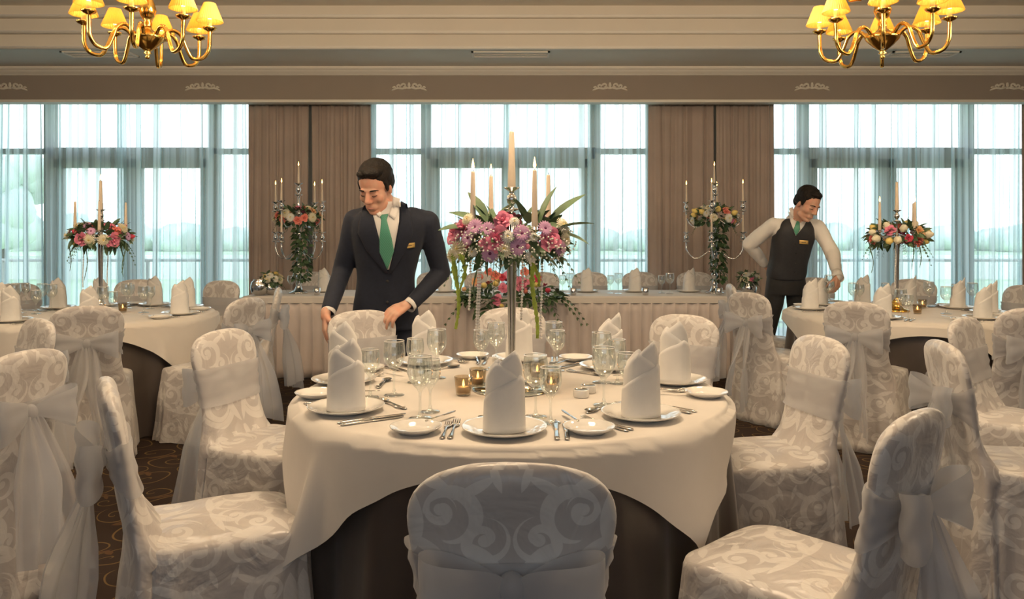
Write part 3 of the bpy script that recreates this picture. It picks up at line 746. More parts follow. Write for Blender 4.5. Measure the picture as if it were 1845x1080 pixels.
def fork_mesh(L=.195):
    k = L/.195
    m = bar([(0, .003, .002), (.005, .0085, .002), (.03, .0075, .002), (.07, .0045, .004), (.115, .003, .007), (.130, .005, .005), (.142, .0115, .003), (.152, .0122, .0025)])
    for i in range(4):
        x = -.0098 + i*.0065; m.rings([[(x + dx*w_, y, z + dz) for dx, dz in ((-1, 0), (1, 0), (1, .0018), (-1, .0018))] for y, w_, z in ((.150, .0022, .0025), (.168, .0018, .003), (.188, .0014, .007), (.195, .0006, .009))], cap0=True, cap1=True)
    me = MB().merge(m, Matrix.Scale(k, 4)).mesh('fork'); me.materials.append(STEEL); return me
def knife_mesh(L=.225):
    m = bar([(0, .004, .002), (.004, .0078, .003), (.02, .008, .004), (.07, .0068, .004), (.098, .0055, .004), (.103, .0048, .003), (.112, .0075, .002), (.15, .0092, .0015), (.19, .0095, .0015), (.212, .0072, .0015), (.225, .001, .0015)])
    me = MB().merge(m, Matrix.Scale(L/.225, 4)).mesh('knife'); me.materials.append(STEEL); return me
def spoon_mesh(L=.18):
    m = bar([(0, .003, .002), (.005, .008, .002), (.03, .007, .002), (.07, .004, .004), (.115, .0032, .007), (.123, .0035, .006)])
    def fn(u, v):
        a = 2*pi*v; r = u; return (.0185*r*cos(a), .152 + .031*r*sin(a), .0015 + .0075*r*r)
    m.grid(fn, 5, 20)
    me = MB().merge(m, Matrix.Scale(L/.183, 4)).mesh('spoon'); me.materials.append(STEEL); return me
def napkin_mesh(seed):
    rnd = random.Random(seed); m = MB()
    def sheet(r, a0, a1, peak, top, fall, base=0):
        nu, nv = 22, 10; rows_o = []; rows_i = []
        for i in range(nu + 1):
            u = i/nu; a = lerp(a0, a1, u); H = max(top - fall*abs(u - peak), .06)
            ro, ri = [], []
            for j in range(nv + 1):
                t = j/nv; z = base + (H - base)*t; kk = 1 - .13*(z/.24)
                for q, lst in ((r, ro), (r - .0022, ri)):
                    lst.append((q*kk*1.12*sgnpow(cos(a), .8), q*.82*kk*sgnpow(sin(a), .8) - .012*(z/.24)**2, z + .001))
            rows_o.append(ro); rows_i.append(ri)
        loop = [o + i_[::-1] for o, i_ in zip(rows_o, rows_i)]
        m.rings(loop, cap0=True, cap1=True)
    f = -pi/2
    sheet(.0435, 0, 2*pi, .62, .160, .06)
    sheet(.0465, f - 2.6, f + 2.6, .40, .215, .20)
    sheet(.0495, f - 2.3, f + 2.3, .58, .238, .24)
    sheet(.0525, f - 2.0, f + 2.4, .34, .205, .20)
    sheet(.0555, f - 2.5, f + 1.6, .78, .165, .13)
    me = m.mesh('folded_napkin'); me.materials.append(NAPKIN); return me
PLATE = plate_mesh(.123); SIDEP = plate_mesh(.075, 'side_plate'); FORK = fork_mesh(); FORK2 = fork_mesh(.175); KNIFE = knife_mesh(); KNIFE2 = knife_mesh(.205); BUTTER = knife_mesh(.155); SPOON = spoon_mesh(); NAPK = [napkin_mesh(s) for s in range(3)]
BIG = (.192, .0395); SMALL = (.168, .034)
GB, GS = glass_mesh(*BIG, 'wine_glass'), glass_mesh(*SMALL, 'wine_glass'); RB, RS = rim_glint_mesh(*BIG), rim_glint_mesh(*SMALL)
def put(name, me, loc, rz=0, label=None, cat=None, group=None, parent=None, tilt=None):
    o = bpy.data.objects.new(name, me); COL.objects.link(o); o.location = loc; o.rotation_euler = (0, 0, rz)
    if tilt: o.rotation_euler = (tilt[0], tilt[1], rz)
    if parent: o.parent = parent
    return tag(o, label, cat, group)
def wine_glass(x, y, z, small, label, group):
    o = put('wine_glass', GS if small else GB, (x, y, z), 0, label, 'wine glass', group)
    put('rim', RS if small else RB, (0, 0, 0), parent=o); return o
ZT = TZ + .0012
def setting(tkey, ang, who, near=True, rp=.60, seed=0, napkin=True):
    tx, ty, _ = TABLES[tkey]; a = math.radians(ang); ox, oy = cos(a), sin(a); rx, ry = -oy, ox      # o: outward to the diner; r: the diner's right hand
    def loc(rad, rt): return (tx + ox*rad + rx*rt, ty + oy*rad + ry*rt, ZT)
    rz = atan2(-oy, -ox) - pi/2                                                                     # +y of an item points to the centre
    put('dinner_plate', PLATE, loc(rp, 0), rz, 'white dinner plate ' + who, 'plate', 'dinner plates')
    if napkin:
        q = loc(rp, 0); put('folded_napkin', NAPK[seed % 3], (q[0], q[1], ZT + .0045), random.Random(seed*7 + int(ang)).uniform(-.35, .35) + (0 if oy < .2 else .2), 'white standing napkin ' + who, 'napkin', 'standing napkins')
    put('side_plate', SIDEP, loc(rp + .01, -.255), rz, 'small white side plate ' + who, 'plate', 'side plates')
    put('butter_knife', BUTTER, (*loc(rp - .05, -.235)[:2], ZT + .0150), rz - .5, 'butter knife on the side plate ' + who, 'knife', 'butter knives', tilt=(0, 0))
    kn = [(.150, KNIFE, 'inner'), (.178, KNIFE2, 'outer')]; fk = [(-.148, FORK, 'inner'), (-.170, FORK2, 'outer')]
    for rt, me, io in kn: put('table_knife', me, loc(rp + .085, rt), rz, io + ' table knife ' + who, 'knife', 'table knives')
    for rt, me, io in fk: put('table_fork', me, loc(rp + .085, rt), rz, io + ' table fork ' + who, 'fork', 'table forks')
    if near:
        q = loc(rp - .170, .09); put('dessert_spoon', SPOON, q, rz + pi/2 + .12, 'dessert spoon laid above the plate ' + who, 'spoon', 'dessert spoons')
        q = loc(rp - .145, -.09); put('dessert_fork', FORK2, q, rz - pi/2 + .1, 'dessert fork laid above the plate ' + who, 'fork', 'dessert forks')
    return loc
MAIN = [(268, 'nearest the camera', .612), (213, 'beside the edge-on chair at the nearest table', .637), (313, 'by the salt pots at the nearest table', .590), (11, 'facing the long table side, at the chair on the waistcoated man\'s side', .636),
        (46, 'before the forward facing chair of the nearest table', .59), (87, 'behind the tall candelabra of the nearest table', .64), (125, 'before the chair the suited man grips', .665), (169, 'before the chair next to the suited man\'s chair', .655)]
MAIN[3] = (11, 'at the nearest table on the waistcoated man\'s side', .636)
for i, (a, who, rp) in enumerate(MAIN): setting('main', a, who, True, rp, i)
# wine glasses of the nearest table, where their feet stand
for bx, by, sm, lb in ((965, 752, 0, 'large wine glass beside the napkin nearest the camera'), (992, 763, 1, 'smaller wine glass beside the napkin nearest the camera'),
                       (757, 755, 0, 'front wine glass of the close pair beside the napkin by the edge-on chair'), (775, 743, 1, 'rear wine glass of the close pair beside the napkin by the edge-on chair'),
                       (710, 713, 0, 'large wine glass between the napkin by the edge-on chair and the suited man'), (667, 717, 1, 'small wine glass touching the napkin by the edge-on chair'),
                       (787, 682, 0, 'large wine glass in front of the suited man\'s hand'), (748, 690, 1, 'small wine glass in front of the napkin before the suited man'),
                       (894, 664, 0, 'large wine glass behind the tea lights by the candelabra stem'), (867, 668, 1, 'small wine glass behind the tea lights by the candelabra stem'),
                       (998, 662, 0, 'rear wine glass of the overlapping pair behind the mirror disc'), (1004, 669, 1, 'front wine glass of the overlapping pair behind the mirror disc'),
                       (1084, 690, 0, 'large wine glass behind the salt pots before the far napkin'), (1112, 692, 1, 'small wine glass behind the salt pots before the far napkin'),
                       (1088, 731, 0, 'large wine glass beside the salt pots, nearer the camera'), (1130, 727, 1, 'small wine glass beside the napkin by the salt pots')):
    q = P(bx, by, TZ); wine_glass(q.x, q.y, ZT, sm, lb, 'wine glasses on the nearest table')
# salt and pepper pots
for px, py, lb in ((1047, 716, 'white round salt pot, the nearer of the two'), (1060, 708, 'white round pepper pot, the farther of the two')):
    q = P(px, py, TZ); t = empty('shaker_pot', (q.x, q.y, ZT), 0, lb, 'shaker', 'white shaker pots')
    MB().lathe([(0, 0), (.026, 0), (.0275, .003), (.0275, .024), (.025, .027), (.024, .0265)], 32).build('pot_body', PORC, t)
    MB().lathe([(.024, .0262), (.021, .0235), (0, .023)], 32).build('pot_top', STEEL, t)
# mirror disc with tea lights
mx, my = TABLES['main'][:2]
t = put('mirror_disc', None, (mx, my, ZT)); bpy.data.objects.remove(t)
o = MB().lathe([(0, 0), (.144, 0), (.146, .002), (.144, .004), (0, .004)], 64).build('mirror_disc', MIRROR); o.location = (mx, my, ZT); tag(o, 'round mirror disc under the candelabra on the nearest table', 'mirror')
def holder_glass(name, c):
    m, nt, b = new(name); nt.nodes.remove(b); out = nt.nodes['Material Output']
    tr = nt.nodes.new('ShaderNodeBsdfTransparent'); tr.inputs[0].default_value = (*c, 1); gl = nt.nodes.new('ShaderNodeBsdfGlossy'); gl.inputs['Roughness'].default_value = .05
    fr = facing_fresnel(nt); ms = nt.nodes.new('ShaderNodeMixShader'); nt.links.new(fr.outputs[0], ms.inputs[0]); nt.links.new(tr.outputs[0], ms.inputs[1]); nt.links.new(gl.outputs[0], ms.inputs[2]); nt.links.new(ms.outputs[0], out.inputs[0]); return m
HOLD = holder_glass('tealight_glass', (.86, .80, .70))
def tealight(x, y, z, label, group, k=1.0, silver=False):
    t = empty('tealight_holder', (x, y, z), 0, label, 'tea light', group)
    MB().lathe([(0, 0), (.024*k, 0), (.026*k, .004), (.033*k, .066*k), (.031*k, .067*k), (.0235*k, .009), (0, .008)], 32).build('glass_cup', SILVER if silver else HOLD, t)
    MB().lathe([(0, .010), (.021*k, .010), (.021*k, .030*k), (0, .029*k)], 24).build('candle_wax', WAX, t)
    MB().lathe([(.0005, .030*k), (.0045*k, .036*k), (.0035*k, .044*k), (.0004, .056*k)], 12).build('flame', FLAME, t)
    l = bpy.data.lights.new('tealight_glow', 'POINT'); l.energy = .10*k; l.color = (1, .5, .15); l.shadow_soft_size = .008
    lo = bpy.data.objects.new('tealight_glow', l); COL.objects.link(lo); lo.location = (0, 0, .050*k); lo.parent = t
    return t
for px, py, lb in ((835, 713, 'tea light in a clear glass, closest to the napkin by the edge-on chair'), (861, 697, 'tea light in a clear glass at the back rim of the mirror disc'), (993, 708, 'tea light in a clear glass seen through the smaller front wine glass'), (968, 684, 'tea light in a clear glass behind the large front wine glass')):
    q = P(px, py, TZ); r = sqrt((q.x - mx)**2 + (q.y - my)**2); tealight(q.x, q.y, ZT + (.0045 if r < .13 else 0), lb, 'tea lights on the nearest table')
# the two further round tables
NEAR = [(292, 'beside the lavender chair at the unattended table'), (240, 'at the unattended table\'s front, toward the picture edge'), (200, 'by the outer picture edge of the unattended table'), (146, 'before the outermost rear chair of the unattended table'),
        (118, 'before the chair behind the candelabra of the unattended table'), (79, 'between the two rear chairs of the unattended table'), (42, 'before the chair nearest the drape at the unattended table'), (353, 'on the suited man\'s side of the unattended table')]
FAR = [(128, 'at the waistcoated man\'s table, nearest his body'), (168, 'at the waistcoated man\'s table, nearest the silvery chair'), (88, 'behind the waistcoated man\'s reaching hand'), (235, 'before the lavender chair at the waistcoated man\'s table'),
       (302, 'front of the waistcoated man\'s table, away from him'), (345, 'at the outer edge of the waistcoated man\'s table'), (20, 'at the far outer side of the waistcoated man\'s table'), (55, 'behind the candelabra of the waistcoated man\'s table')]
for i, (a, who) in enumerate(NEAR): setting('near', a, who, False, .60, i)
for i, (a, who) in enumerate(FAR): setting('far', a, who, False, .60, i)
for lst, key in ((((27, 558, 0, 'large wine glass at the picture edge of the unattended table'), (46, 548, 1, 'small wine glass behind the one at the picture edge of the unattended table'), (65, 566, 1, 'front small wine glass in the cluster by the outer picture edge'), (76, 558, 0, 'rear large wine glass in the cluster by the outer picture edge'), (93, 560, 0, 'large wine glass before the outermost napkin of the unattended table'),
                   (186, 566, 0, 'large wine glass beside the candelabra stem of the unattended table'), (203, 570, 1, 'small wine glass beside the candelabra stem of the unattended table'), (228, 556, 0, 'large wine glass in front of the rear chair at the unattended table'), (234, 552, 1, 'small wine glass in front of the rear chair at the unattended table'),
                   (259, 564, 0, 'large wine glass behind the napkin on the suited man\'s side of the unattended table'), (271, 557, 1, 'small wine glass behind the napkin on the suited man\'s side of the unattended table')), 'wine glasses on the unattended table'),
                 (((1494, 552, 0, 'wine glass beside the waistcoated man\'s cuff, standing on his table'), (1538, 556, 0, 'large wine glass of the pair past the waistcoated man\'s hand'), (1549, 552, 1, 'small wine glass of the pair past the waistcoated man\'s hand'), (1595, 548, 1, 'small wine glass behind the candelabra stem of the waistcoated man\'s table'), (1623, 573, 0, 'large front wine glass by the candelabra foot of the waistcoated man\'s table'), (1636, 577, 1, 'small front wine glass by the candelabra foot of the waistcoated man\'s table'),
                   (1674, 553, 0, 'tall wine glass before the rear chair of the waistcoated man\'s table'), (1705, 566, 0, 'round bowled wine glass in the middle of the waistcoated man\'s table'), (1722, 551, 1, 'small wine glass behind the front napkin of the waistcoated man\'s table'), (1752, 556, 0, 'wine glass at the outer napkins of the waistcoated man\'s table')), 'wine glasses on the waistcoated man\'s table')):
    for px, py, sm, lb in lst:
        q = P(px, py, TZ); wine_glass(q.x, q.y, ZT, sm, lb, key)
for px, py, lb in ((221, 563, 'lit tea light on the unattended table'), ): q = P(px, py, TZ); tealight(q.x, q.y, ZT, lb, 'tea lights on the side tables')
for px, py, lb in ((1653, 566, 'front tea light on the waistcoated man\'s table'), (1662, 556, 'rear tea light on the waistcoated man\'s table')): q = P(px, py, TZ); tealight(q.x, q.y, ZT, lb, 'tea lights on the side tables')
# long table
for px, lb in ((572, 'near its end candelabra'), (797, 'beside the suited man\'s arm'), (1062, 'beside the floral runner'), (1152, 'between the two glass pairs'), (1253, 'before the candelabra near the waistcoated man')):
    who = 'on the long table ' + lb; Y = 7.22
    put('dinner_plate', PLATE, (W(px, Y), Y + .28, ZT), 0, 'white dinner plate ' + who, 'plate', 'long table plates')
    put('folded_napkin', NAPK[px % 3], (W(px, Y), Y + .26, ZT + .0045), .3 if px % 2 else -.2, 'white standing napkin ' + who, 'napkin', 'long table napkins')
for px, lb in ((528, 'beside the end napkin'), (1020, 'between the floral runner and the first napkin'), (1107, 'between the two napkins clear of the runner'), (1200, 'in front of the drape near the waistcoated man')):
    for d, s, q in ((-6, 1, 'small'), (7, 0, 'large')): wine_glass(W(px + d, 7.3), 7.3 + .05*s, ZT, s, q + ' wine glass on the long table ' + lb, 'wine glasses on the long table')
for px, lb in ((571, 'silver tea light cup before the end napkin of the long table'), (1033, 'silver tea light cup by the floral runner'), (1163, 'silver tea light cup in the middle of the bare stretch of the long table'), (1295, 'silver tea light cup at the foot of the candelabra near the waistcoated man')):
    tealight(W(px, 7.12), 7.12, ZT, lb, 'silver tea light cups', 1.0, True)
# ================= FLOWERS =================
def two(mb_a, ma, mb_b, mb_m, name):
    na = len(mb_a.f); m = MB().merge(mb_a).merge(mb_b); me = m.mesh(name); me.materials.append(ma); me.materials.append(mb_m)
    for i, p in enumerate(me.polygons): p.material_index = 0 if i < na else 1
    return me
def rose_mb(n=17):                                    # unit radius, opens along +z
    m = MB()
    for k in range(n):
        t = (k + .5)/n; a0 = k*2.4; r0 = .10 + .42*t; op = .15 + .95*t**1.3; H = .62 - .22*t; wdt = .34 + .42*t
        def fn(u, v, a0=a0, r0=r0, op=op, H=H, wdt=wdt, t=t):
            s = (2*u - 1); hw = wdt*(1 - .15*v) * (sin(pi*min(v*.62 + .30, 1))**.6)
            a = a0 + s*hw/(r0 + .22); rr = r0*(.55 + .45*v) + op*.42*v*v + (.10*v**4 if t > .3 else 0) + .0*s*s
            z = -.35 + .35*t*0 + v*H*(1 - .18*s*s) + .12*(1 - t)
            return (rr*cos(a), rr*sin(a), z - .10*t*v**4)
        m.grid(fn, 6, 5)
    m.ell((0, 0, .0), (.16, .16, .34), nu=8, nv=6); return m
def daisy_mb(n=17, layers=2, up=.15, wd=.115):
    m = MB()
    for l in range(layers):
        for k in range(n):
            a = 2*pi*(k + .5*l)/n; c, s = cos(a), sin(a); L = 1 - .16*l
            def fn(u, v, c=c, s=s, L=L, l=l):
                r = .18 + (L - .18)*v; w_ = (2*u - 1)*wd*(.45 + .55*sin(pi*(v*.75 + .15)))
                z = (.06 + .12*l) + up*v*(1.2 - v) + .03*(1 - abs(2*u - 1))
                return (c*r - s*w_, s*r + c*w_, z)
            m.grid(fn, 2, 4)
    return m
eye = MB().ell((0, 0, .12), (.24, .24, .14), nu=12, nv=6)
mum_mb = MB()
for l_, (n_, R_, u_) in enumerate(((20, 1.0, .05), (18, .85, .35), (14, .62, .75), (9, .38, 1.0))): mum_mb.merge(daisy_mb(n_, 1, u_, .09), Matrix.Diagonal((R_, R_, .8, 1)) @ Matrix.Translation((0, 0, .12*l_)))
FM = {}
def fmesh(kind, mat, key):
    if key in FM: return FM[key]
    if kind == 'rose': me = rose_mb().mesh('rose'); me.materials.append(mat)
    elif kind == 'daisy': me = two(daisy_mb(), mat, eye, PLUM, 'daisy')
    elif kind == 'mum': me = two(mum_mb, mat, MB().ell((0, 0, .3), (.2, .2, .2), nu=10, nv=6), YELL, 'chrysanthemum')
    else: me = MB().lathe([(0, -.6), (.45, -.35), (.62, 0), (.55, .4), (.3, .8), (.12, .95), (0, .92)], 12, rip=.07, nr=5).mesh('rosebud'); me.materials.append(mat)
    FM[key] = me; return me
NAMES = {'rose': 'rose', 'daisy': 'daisy', 'mum': 'chrysanthemum', 'bud': 'rosebud'}
def flower(parent, kind, mat, pos, dirv, R, rnd):
    o = bpy.data.objects.new(NAMES[kind], fmesh(kind, mat, (kind, mat.name))); COL.objects.link(o); o.parent = parent
    o.location = pos; o.rotation_mode = 'QUATERNION'
    o.rotation_quaternion = Vector(dirv).to_track_quat('Z', 'Y') @ Matrix.Rotation(rnd.uniform(0, 6.28), 3, 'Z').to_quaternion()
    o.scale = (R, R, R); return o
def leaf_mb(L, wd, curl, nseg=6):
    def fn(u, v):
        s = 2*u - 1; w_ = wd*sin(pi*(v*.92 + .06))**.8*s
        return (w_, L*v, -curl*L*v*v + .22*abs(w_))
    return MB().grid(fn, 4, nseg)
def leafset(parent, mat, items, name='foliage'):
    m = MB()
    for pos, dirv, L, wd, curl, roll in items:
        q = Vector(dirv).to_track_quat('Y', 'Z').to_matrix().to_4x4()
        m.merge(leaf_mb(L, wd, curl), Matrix.Translation(pos) @ q @ Matrix.Rotation(roll, 4, 'Y'))
    return m.build(name, mat, parent, fix=False)
def frond(parent, pos, dirv, L, rnd, mat, droop=1.0):
    m = MB(); d = Vector(dirv).normalized(); pts = []
    for k in range(9):
        t = k/8; pts.append(Vector(pos) + d*L*t + Vector((0, 0, -droop*L*.55*t*t)))
    m.tube(pts, [.002*(1 - .8*k/8) for k in range(9)], 5)
    for k in range(1, 9):
        tg = (pts[k] - pts[k-1]).normalized(); sd = tg.cross(Vector((0, 0, 1))).normalized()
        for s in (-1, 1):
            dv = (sd*s + tg*.7 + Vector((0, 0, rnd.uniform(-.2, .2)))).normalized(); l = L*.26*(1 - .55*k/8)
            q = dv.to_track_quat('Y', 'Z').to_matrix().to_4x4(); m.merge(leaf_mb(l, l*.20, .15, 4), Matrix.Translation(pts[k]) @ q)
    return m.build('fern_frond', mat, parent, fix=False)
def strand(parent, pos, L, rnd, kind):
    m = MB(); x, y, z = pos
    if kind == 'pearl':
        n = int(L/.011)
        for k in range(n): m.ell((x + .003*sin(k*.2), y, z - k*.011), (.0052,)*3, nu=8, nv=6)
        return m.build('pearl_strand', PEARL, parent)
    n = int(L/.006); pts = []; rad = []
    th = .011 if kind == 'amaranth' else .0045
    for k in range(n):
        t = k/max(n - 1, 1); pts.append((x + .010*sin(t*5 + x*40), y + .008*cos(t*4 + x*30), z - L*t)); rad.append(th*(1 - .55*t)*rnd.uniform(.6, 1.25))
    m.tube(pts, rad, 8); return m.build('trailing_amaranth', LIME if kind == 'amaranth' else GREEN2, parent)
def arrangement(loc, R, H, palette, seed, label, explicit=(), n=26, size=.035, leaves=110, group=None, ferns=10, name='flower_arrangement', ring=True, zlo=-.5):
    rnd = random.Random(seed); t = empty(name, loc, 0, label, 'flowers', group); used = []
    # florist's foam under the blooms
    for (x, z, kind, mat, r) in explicit:
        rr = min(abs(x)/R, .97); y = -R*sqrt(1 - rr*rr)*sqrt(max(1 - (z/(H*1.5))**2, .15)); p = Vector((x, y, z))
        d = Vector((x*1.0, y*1.0 - .10, z*1.2 + .05)).normalized(); flower(t, kind, mat, p, d, r, rnd); used.append(p)
    tries = 0; c = 0
    while c < n and tries < 4000:
        tries += 1; a = rnd.uniform(0, 2*pi); ph = rnd.uniform(zlo, 1.1)
        d = Vector((cos(a)*cos(ph), sin(a)*cos(ph), sin(ph))); p = Vector((d.x*R, d.y*R, d.z*H))
        if explicit and p.y < .15*R: continue
        kind, mat, k = rnd.choice(palette); r = size*k*rnd.uniform(.85, 1.2)
        if any((p - q).length < size*1.25 for q in used): continue
        used.append(p); c += 1; dd = Vector((p.x, p.y, p.z*R/H*.8 + .02)).normalized(); flower(t, kind, mat, p, dd, r, rnd)
    it1, it2 = [], []
    for k in range(leaves):
        a = rnd.uniform(0, 2*pi); ph = rnd.uniform(-.9, 1.2); d = Vector((cos(a)*cos(ph), sin(a)*cos(ph), sin(ph)))
        p = Vector((d.x*R*.80, d.y*R*.80, d.z*H*.8)); dv = (d + Vector((rnd.uniform(-.7, .7), rnd.uniform(-.7, .7), rnd.uniform(-.5, .5)))).normalized()
        (it1 if rnd.random() < .65 else it2).append((p, dv, size*rnd.uniform(1.2, 2.2), size*rnd.uniform(.28, .48), rnd.uniform(.1, .5), rnd.uniform(-1, 1)))
    leafset(t, GREEN, it1); leafset(t, GREEN2, it2)
    for k in range(ferns):
        a = 2*pi*(k + rnd.uniform(0, .6))/max(ferns, 1); d = Vector((cos(a), sin(a), rnd.uniform(-1.1, -.3)))
        frond(t, (d.x*R*.7, d.y*R*.7, -H*.35), d, size*rnd.uniform(2.0, 3.0), rnd, GREEN if k % 2 else GREEN2, 1.3)
    return t, rnd
def candle(x, y, z, L, r, lit, label, group):
    t = empty('taper_candle', (x, y, z), 0, label, 'candle', group)
    MB().lathe([(0, 0), (r, 0), (r, .01), (r*.62, L - .004), (r*.5, L), (0, L - .001)], 16).build('wax_taper', WAX, t)
    MB().tube([(0, 0, L - .002), (.0008, 0, L + .008)], .0011, 6).build('wick', WICK, t)
    if lit: MB().lathe([(.0004, L + .004), (.0045, L + .012), (.0055, L + .018), (.0035, L + .030), (.0006, L + .046)], 12).build('flame', FLAME, t)
    return t
def cup_prof(r=.03, h=.10):                           # dish + baluster holder, its seat at z = h
    return [(0, 0), (.004, 0), (.006, .012), (r*.85, .018), (r*.9, .022), (.008, .026), (.007, .034), (.016, .044), (.020, .056), (.017, .068), (.009, .076), (.010, h - .014), (r, h - .002), (r*1.02, h), (.013, h - .003), (.011, h - .010), (0, h - .010)]
def tall_candelabra(key, mat, rot, label, clabel, lits, explicit=(), palette=(), seed=1, flabel='', size=.042):
    tx, ty, _ = TABLES[key]; zb = ZT + (.0042 if key == 'main' else 0)
    t = empty('candelabra', (tx, ty, zb), 0, label, 'candelabra', 'tall floral candelabras'); z0 = zb
    MB().lathe([(0, 0), (.085, 0), (.088, .006), (.080, .014), (.052, .024), (.036, .034), (.030, .055), (.036, .066), (.026, .080), (.016, .092), (.0155, .105), (0, .105)], 40).build('foot', BRASS if key == 'far' else mat, t)
    MB().lathe([(.0135, .10), (.0125, .13), (.0165, .36), (.0195, .48), (.019, .50), (.012, .512), (.02, .52), (.012, .53), (.010, .60), (0, .60)], 28).build('stem', mat, t)
    MB().lathe([(0, .52), (.05, .525), (.10, .54), (.103, .545), (.095, .545), (.05, .535), (0, .53)], 32).build('flower_tray', mat, t)
    rr = .160; zc = 1.335 - z0
    for k in range(4):
        a = math.radians(rot + 90*k); c_, s_ = cos(a), sin(a)
        pts = [(.01*c_, .01*s_, .56), (.05*c_, .05*s_, .555), (.10*c_, .10*s_, .545), (.14*c_, .14*s_, .548), (rr*c_, rr*s_, .565), (rr*c_, rr*s_, zc)]
        ar = MB().tube(pts, .0055, 10).build('arm', mat, t)
        o = MB().lathe([(0, 0), (.006, 0), (.020, .01), (.022, .012), (.012, .012), (.011, .028), (.009, .028), (.009, .014), (0, .014)], 20).build('candle_cup', mat, ar); o.location = (rr*c_, rr*s_, zc - .01)
    zt = 1.492 - z0
    MB().lathe([(.009, .58)] + [(r, zt - .10 + z) for r, z in cup_prof()[1:]], 28).build('top_holder', mat, t)
    candle(tx, ty, 1.492 - .009, .215, .0150, lits[4], 'tallest taper candle in the top cup of ' + clabel, 'tapers of the floral candelabras')
    for k, w_ in enumerate(('outer rear', 'inner rear', 'outer front', 'inner front')):
        a = math.radians(rot + 90*k); candle(tx + rr*cos(a), ty + rr*sin(a), z0 + zc + .005, .205, .0115, lits[k], w_ + ' arm taper candle of ' + clabel, 'tapers of the floral candelabras')
    f, rnd = arrangement((tx, ty, 1.305), .200, .085, palette, seed, flabel, explicit, 20 if explicit else 30, size, 150, 'arrangements on the candelabras', 12)
    return t, f, rnd
PAL_P = [('rose', PINK, 1.15), ('daisy', MAUVE, .8), ('daisy', MAUVE, .9), ('mum', CREAM, 1.0), ('bud', PINK, .6), ('mum', PETALW, .6)]
ex = []
for px, py, kd, mt, r in ((891, 429, 'rose', PINK, .044), (992, 426, 'rose', PINK, .042), (903, 393, 'rose', PINK, .032), (812, 418, 'rose', PINK, .046), (826, 408, 'rose', PINK, .036), (866, 437, 'bud', PINK, .024), (948, 442, 'bud', PINK, .018),
                          (853, 407, 'daisy', MAUVE, .034), (876, 411, 'daisy', MAUVE, .030), (840, 427, 'daisy', MAUVE, .030), (938, 418, 'daisy', MAUVE, .034), (931, 442, 'daisy', MAUVE, .035), (881, 455, 'daisy', MAUVE, .035), (981, 409, 'daisy', MAUVE, .030), (1010, 446, 'daisy', MAUVE, .032),
                          (821, 447, 'mum', CREAM, .046), (907, 446, 'mum', CREAM, .036), (913, 424, 'mum', PETALW, .026), (1016, 404, 'mum', CREAM, .034), (806, 462, 'mum', CREAM, .032), (955, 460, 'mum', PETALW, .026), (1022, 430, 'mum', CREAM, .030), (848, 452, 'mum', PETALW, .022), (838, 392, 'mum', CREAM, .026), (925, 397, 'mum', PETALW, .02), (960, 425, 'mum', PETALW, .018)):
    ex.append(((px - 920)/530, (428 - py)/530, kd, mt, r*(1.18 if kd == 'rose' else .95)))
# palette flowers sit on a ring; explicit ones keep to the front of the nearest arrangement
_, fa, rnd = tall_candelabra('main', SILVER, 30, 'tall silver candelabra rising from the mirror disc on the nearest table', 'the tall candelabra on the nearest table', (0, 1, 1, 1, 0), ex, PAL_P, 11, 'large pink rose and mauve daisy arrangement on the tall candelabra of the nearest table')
gy = MB()
for k in range(260):                                   # gypsophila sprays
    a = rnd.uniform(0, 2*pi) if k % 3 == 0 else rnd.uniform(-2.6, -.5); ph = rnd.uniform(-.9, .5); d = Vector((cos(a)*cos(ph), sin(a)*cos(ph), sin(ph)))
    gy.ell((d.x*.235, d.y*.235, d.z*.11 - .01), (.0034,)*3, nu=6, nv=4)
tag(gy.build('gypsophila_foliage', PETALW, fa), kind='stuff')
bl = []
for x, z, dx, dz, L, wd in ((-.10, .05, -.8, .45, .12, .022), (-.09, .06, -.35, .8, .11, .020), (-.13, .035, -1, .15, .11, .024), (-.05, .06, .3, .55, .09, .020), (.10, .05, .25, 1, .13, .020), (.13, .05, .75, .85, .15, .022), (.15, .03, .95, .35, .12, .022), (.17, .02, .9, -.15, .10, .02), (.06, .06, -.4, .9, .08, .016)):
    bl.append(((x, rnd.uniform(-.09, .03), z), (dx, rnd.uniform(-.3, .3), dz), L*1.2, wd*1.45, .2, rnd.uniform(-.4, .4)))
leafset(fa, GREEN2, bl, 'broad_leaf_foliage')
for x, y, L, kd in ((-.200, -.06, .27, 'amaranth'), (-.175, -.10, .13, 'amaranth'), (.082, -.10, .30, 'amaranth'), (.09, -.04, .12, 'amaranth'), (-.135, .08, .18, 'thin')):
    strand(fa, (x, y, -.055), L, rnd, kd)
for x, y, L in ((-.125, -.02, .33), (-.118, -.02, .31), (.110, .02, .33), (-.16, .10, .24), (.04, .15, .28)): strand(fa, (x, y, -.05), L, rnd, 'pearl')
PAL_L = [('rose', PINK, 1.2), ('mum', CREAM, 1.1), ('daisy', MAUVE, .8), ('rose', CORAL, 1.0), ('bud', RED, .7), ('mum', YELL, 1.1)]
PAL_R = [('rose', CORAL, 1.1), ('rose', PINK, 1.0), ('bud', YELL, 1.0), ('rose', PEACH, 1.0), ('bud', CREAM, 1.0), ('rose', RED, .8)]
_, f2, rnd = tall_candelabra('near', SILVER, 25, 'tall silver candelabra on the unattended table', 'the candelabra on the unattended table', (0, 0, 1, 0, 1), (), PAL_L, 23, 'pink and yellow arrangement on the candelabra of the unattended table')
for x, y, L, kd in ((-.20, -.03, .2, 'thin'), (-.03, -.14, .26, 'thin'), (.12, .06, .22, 'thin'), (.19, -.05, .24, 'thin')): strand(f2, (x, y, -.05), L, rnd, kd)
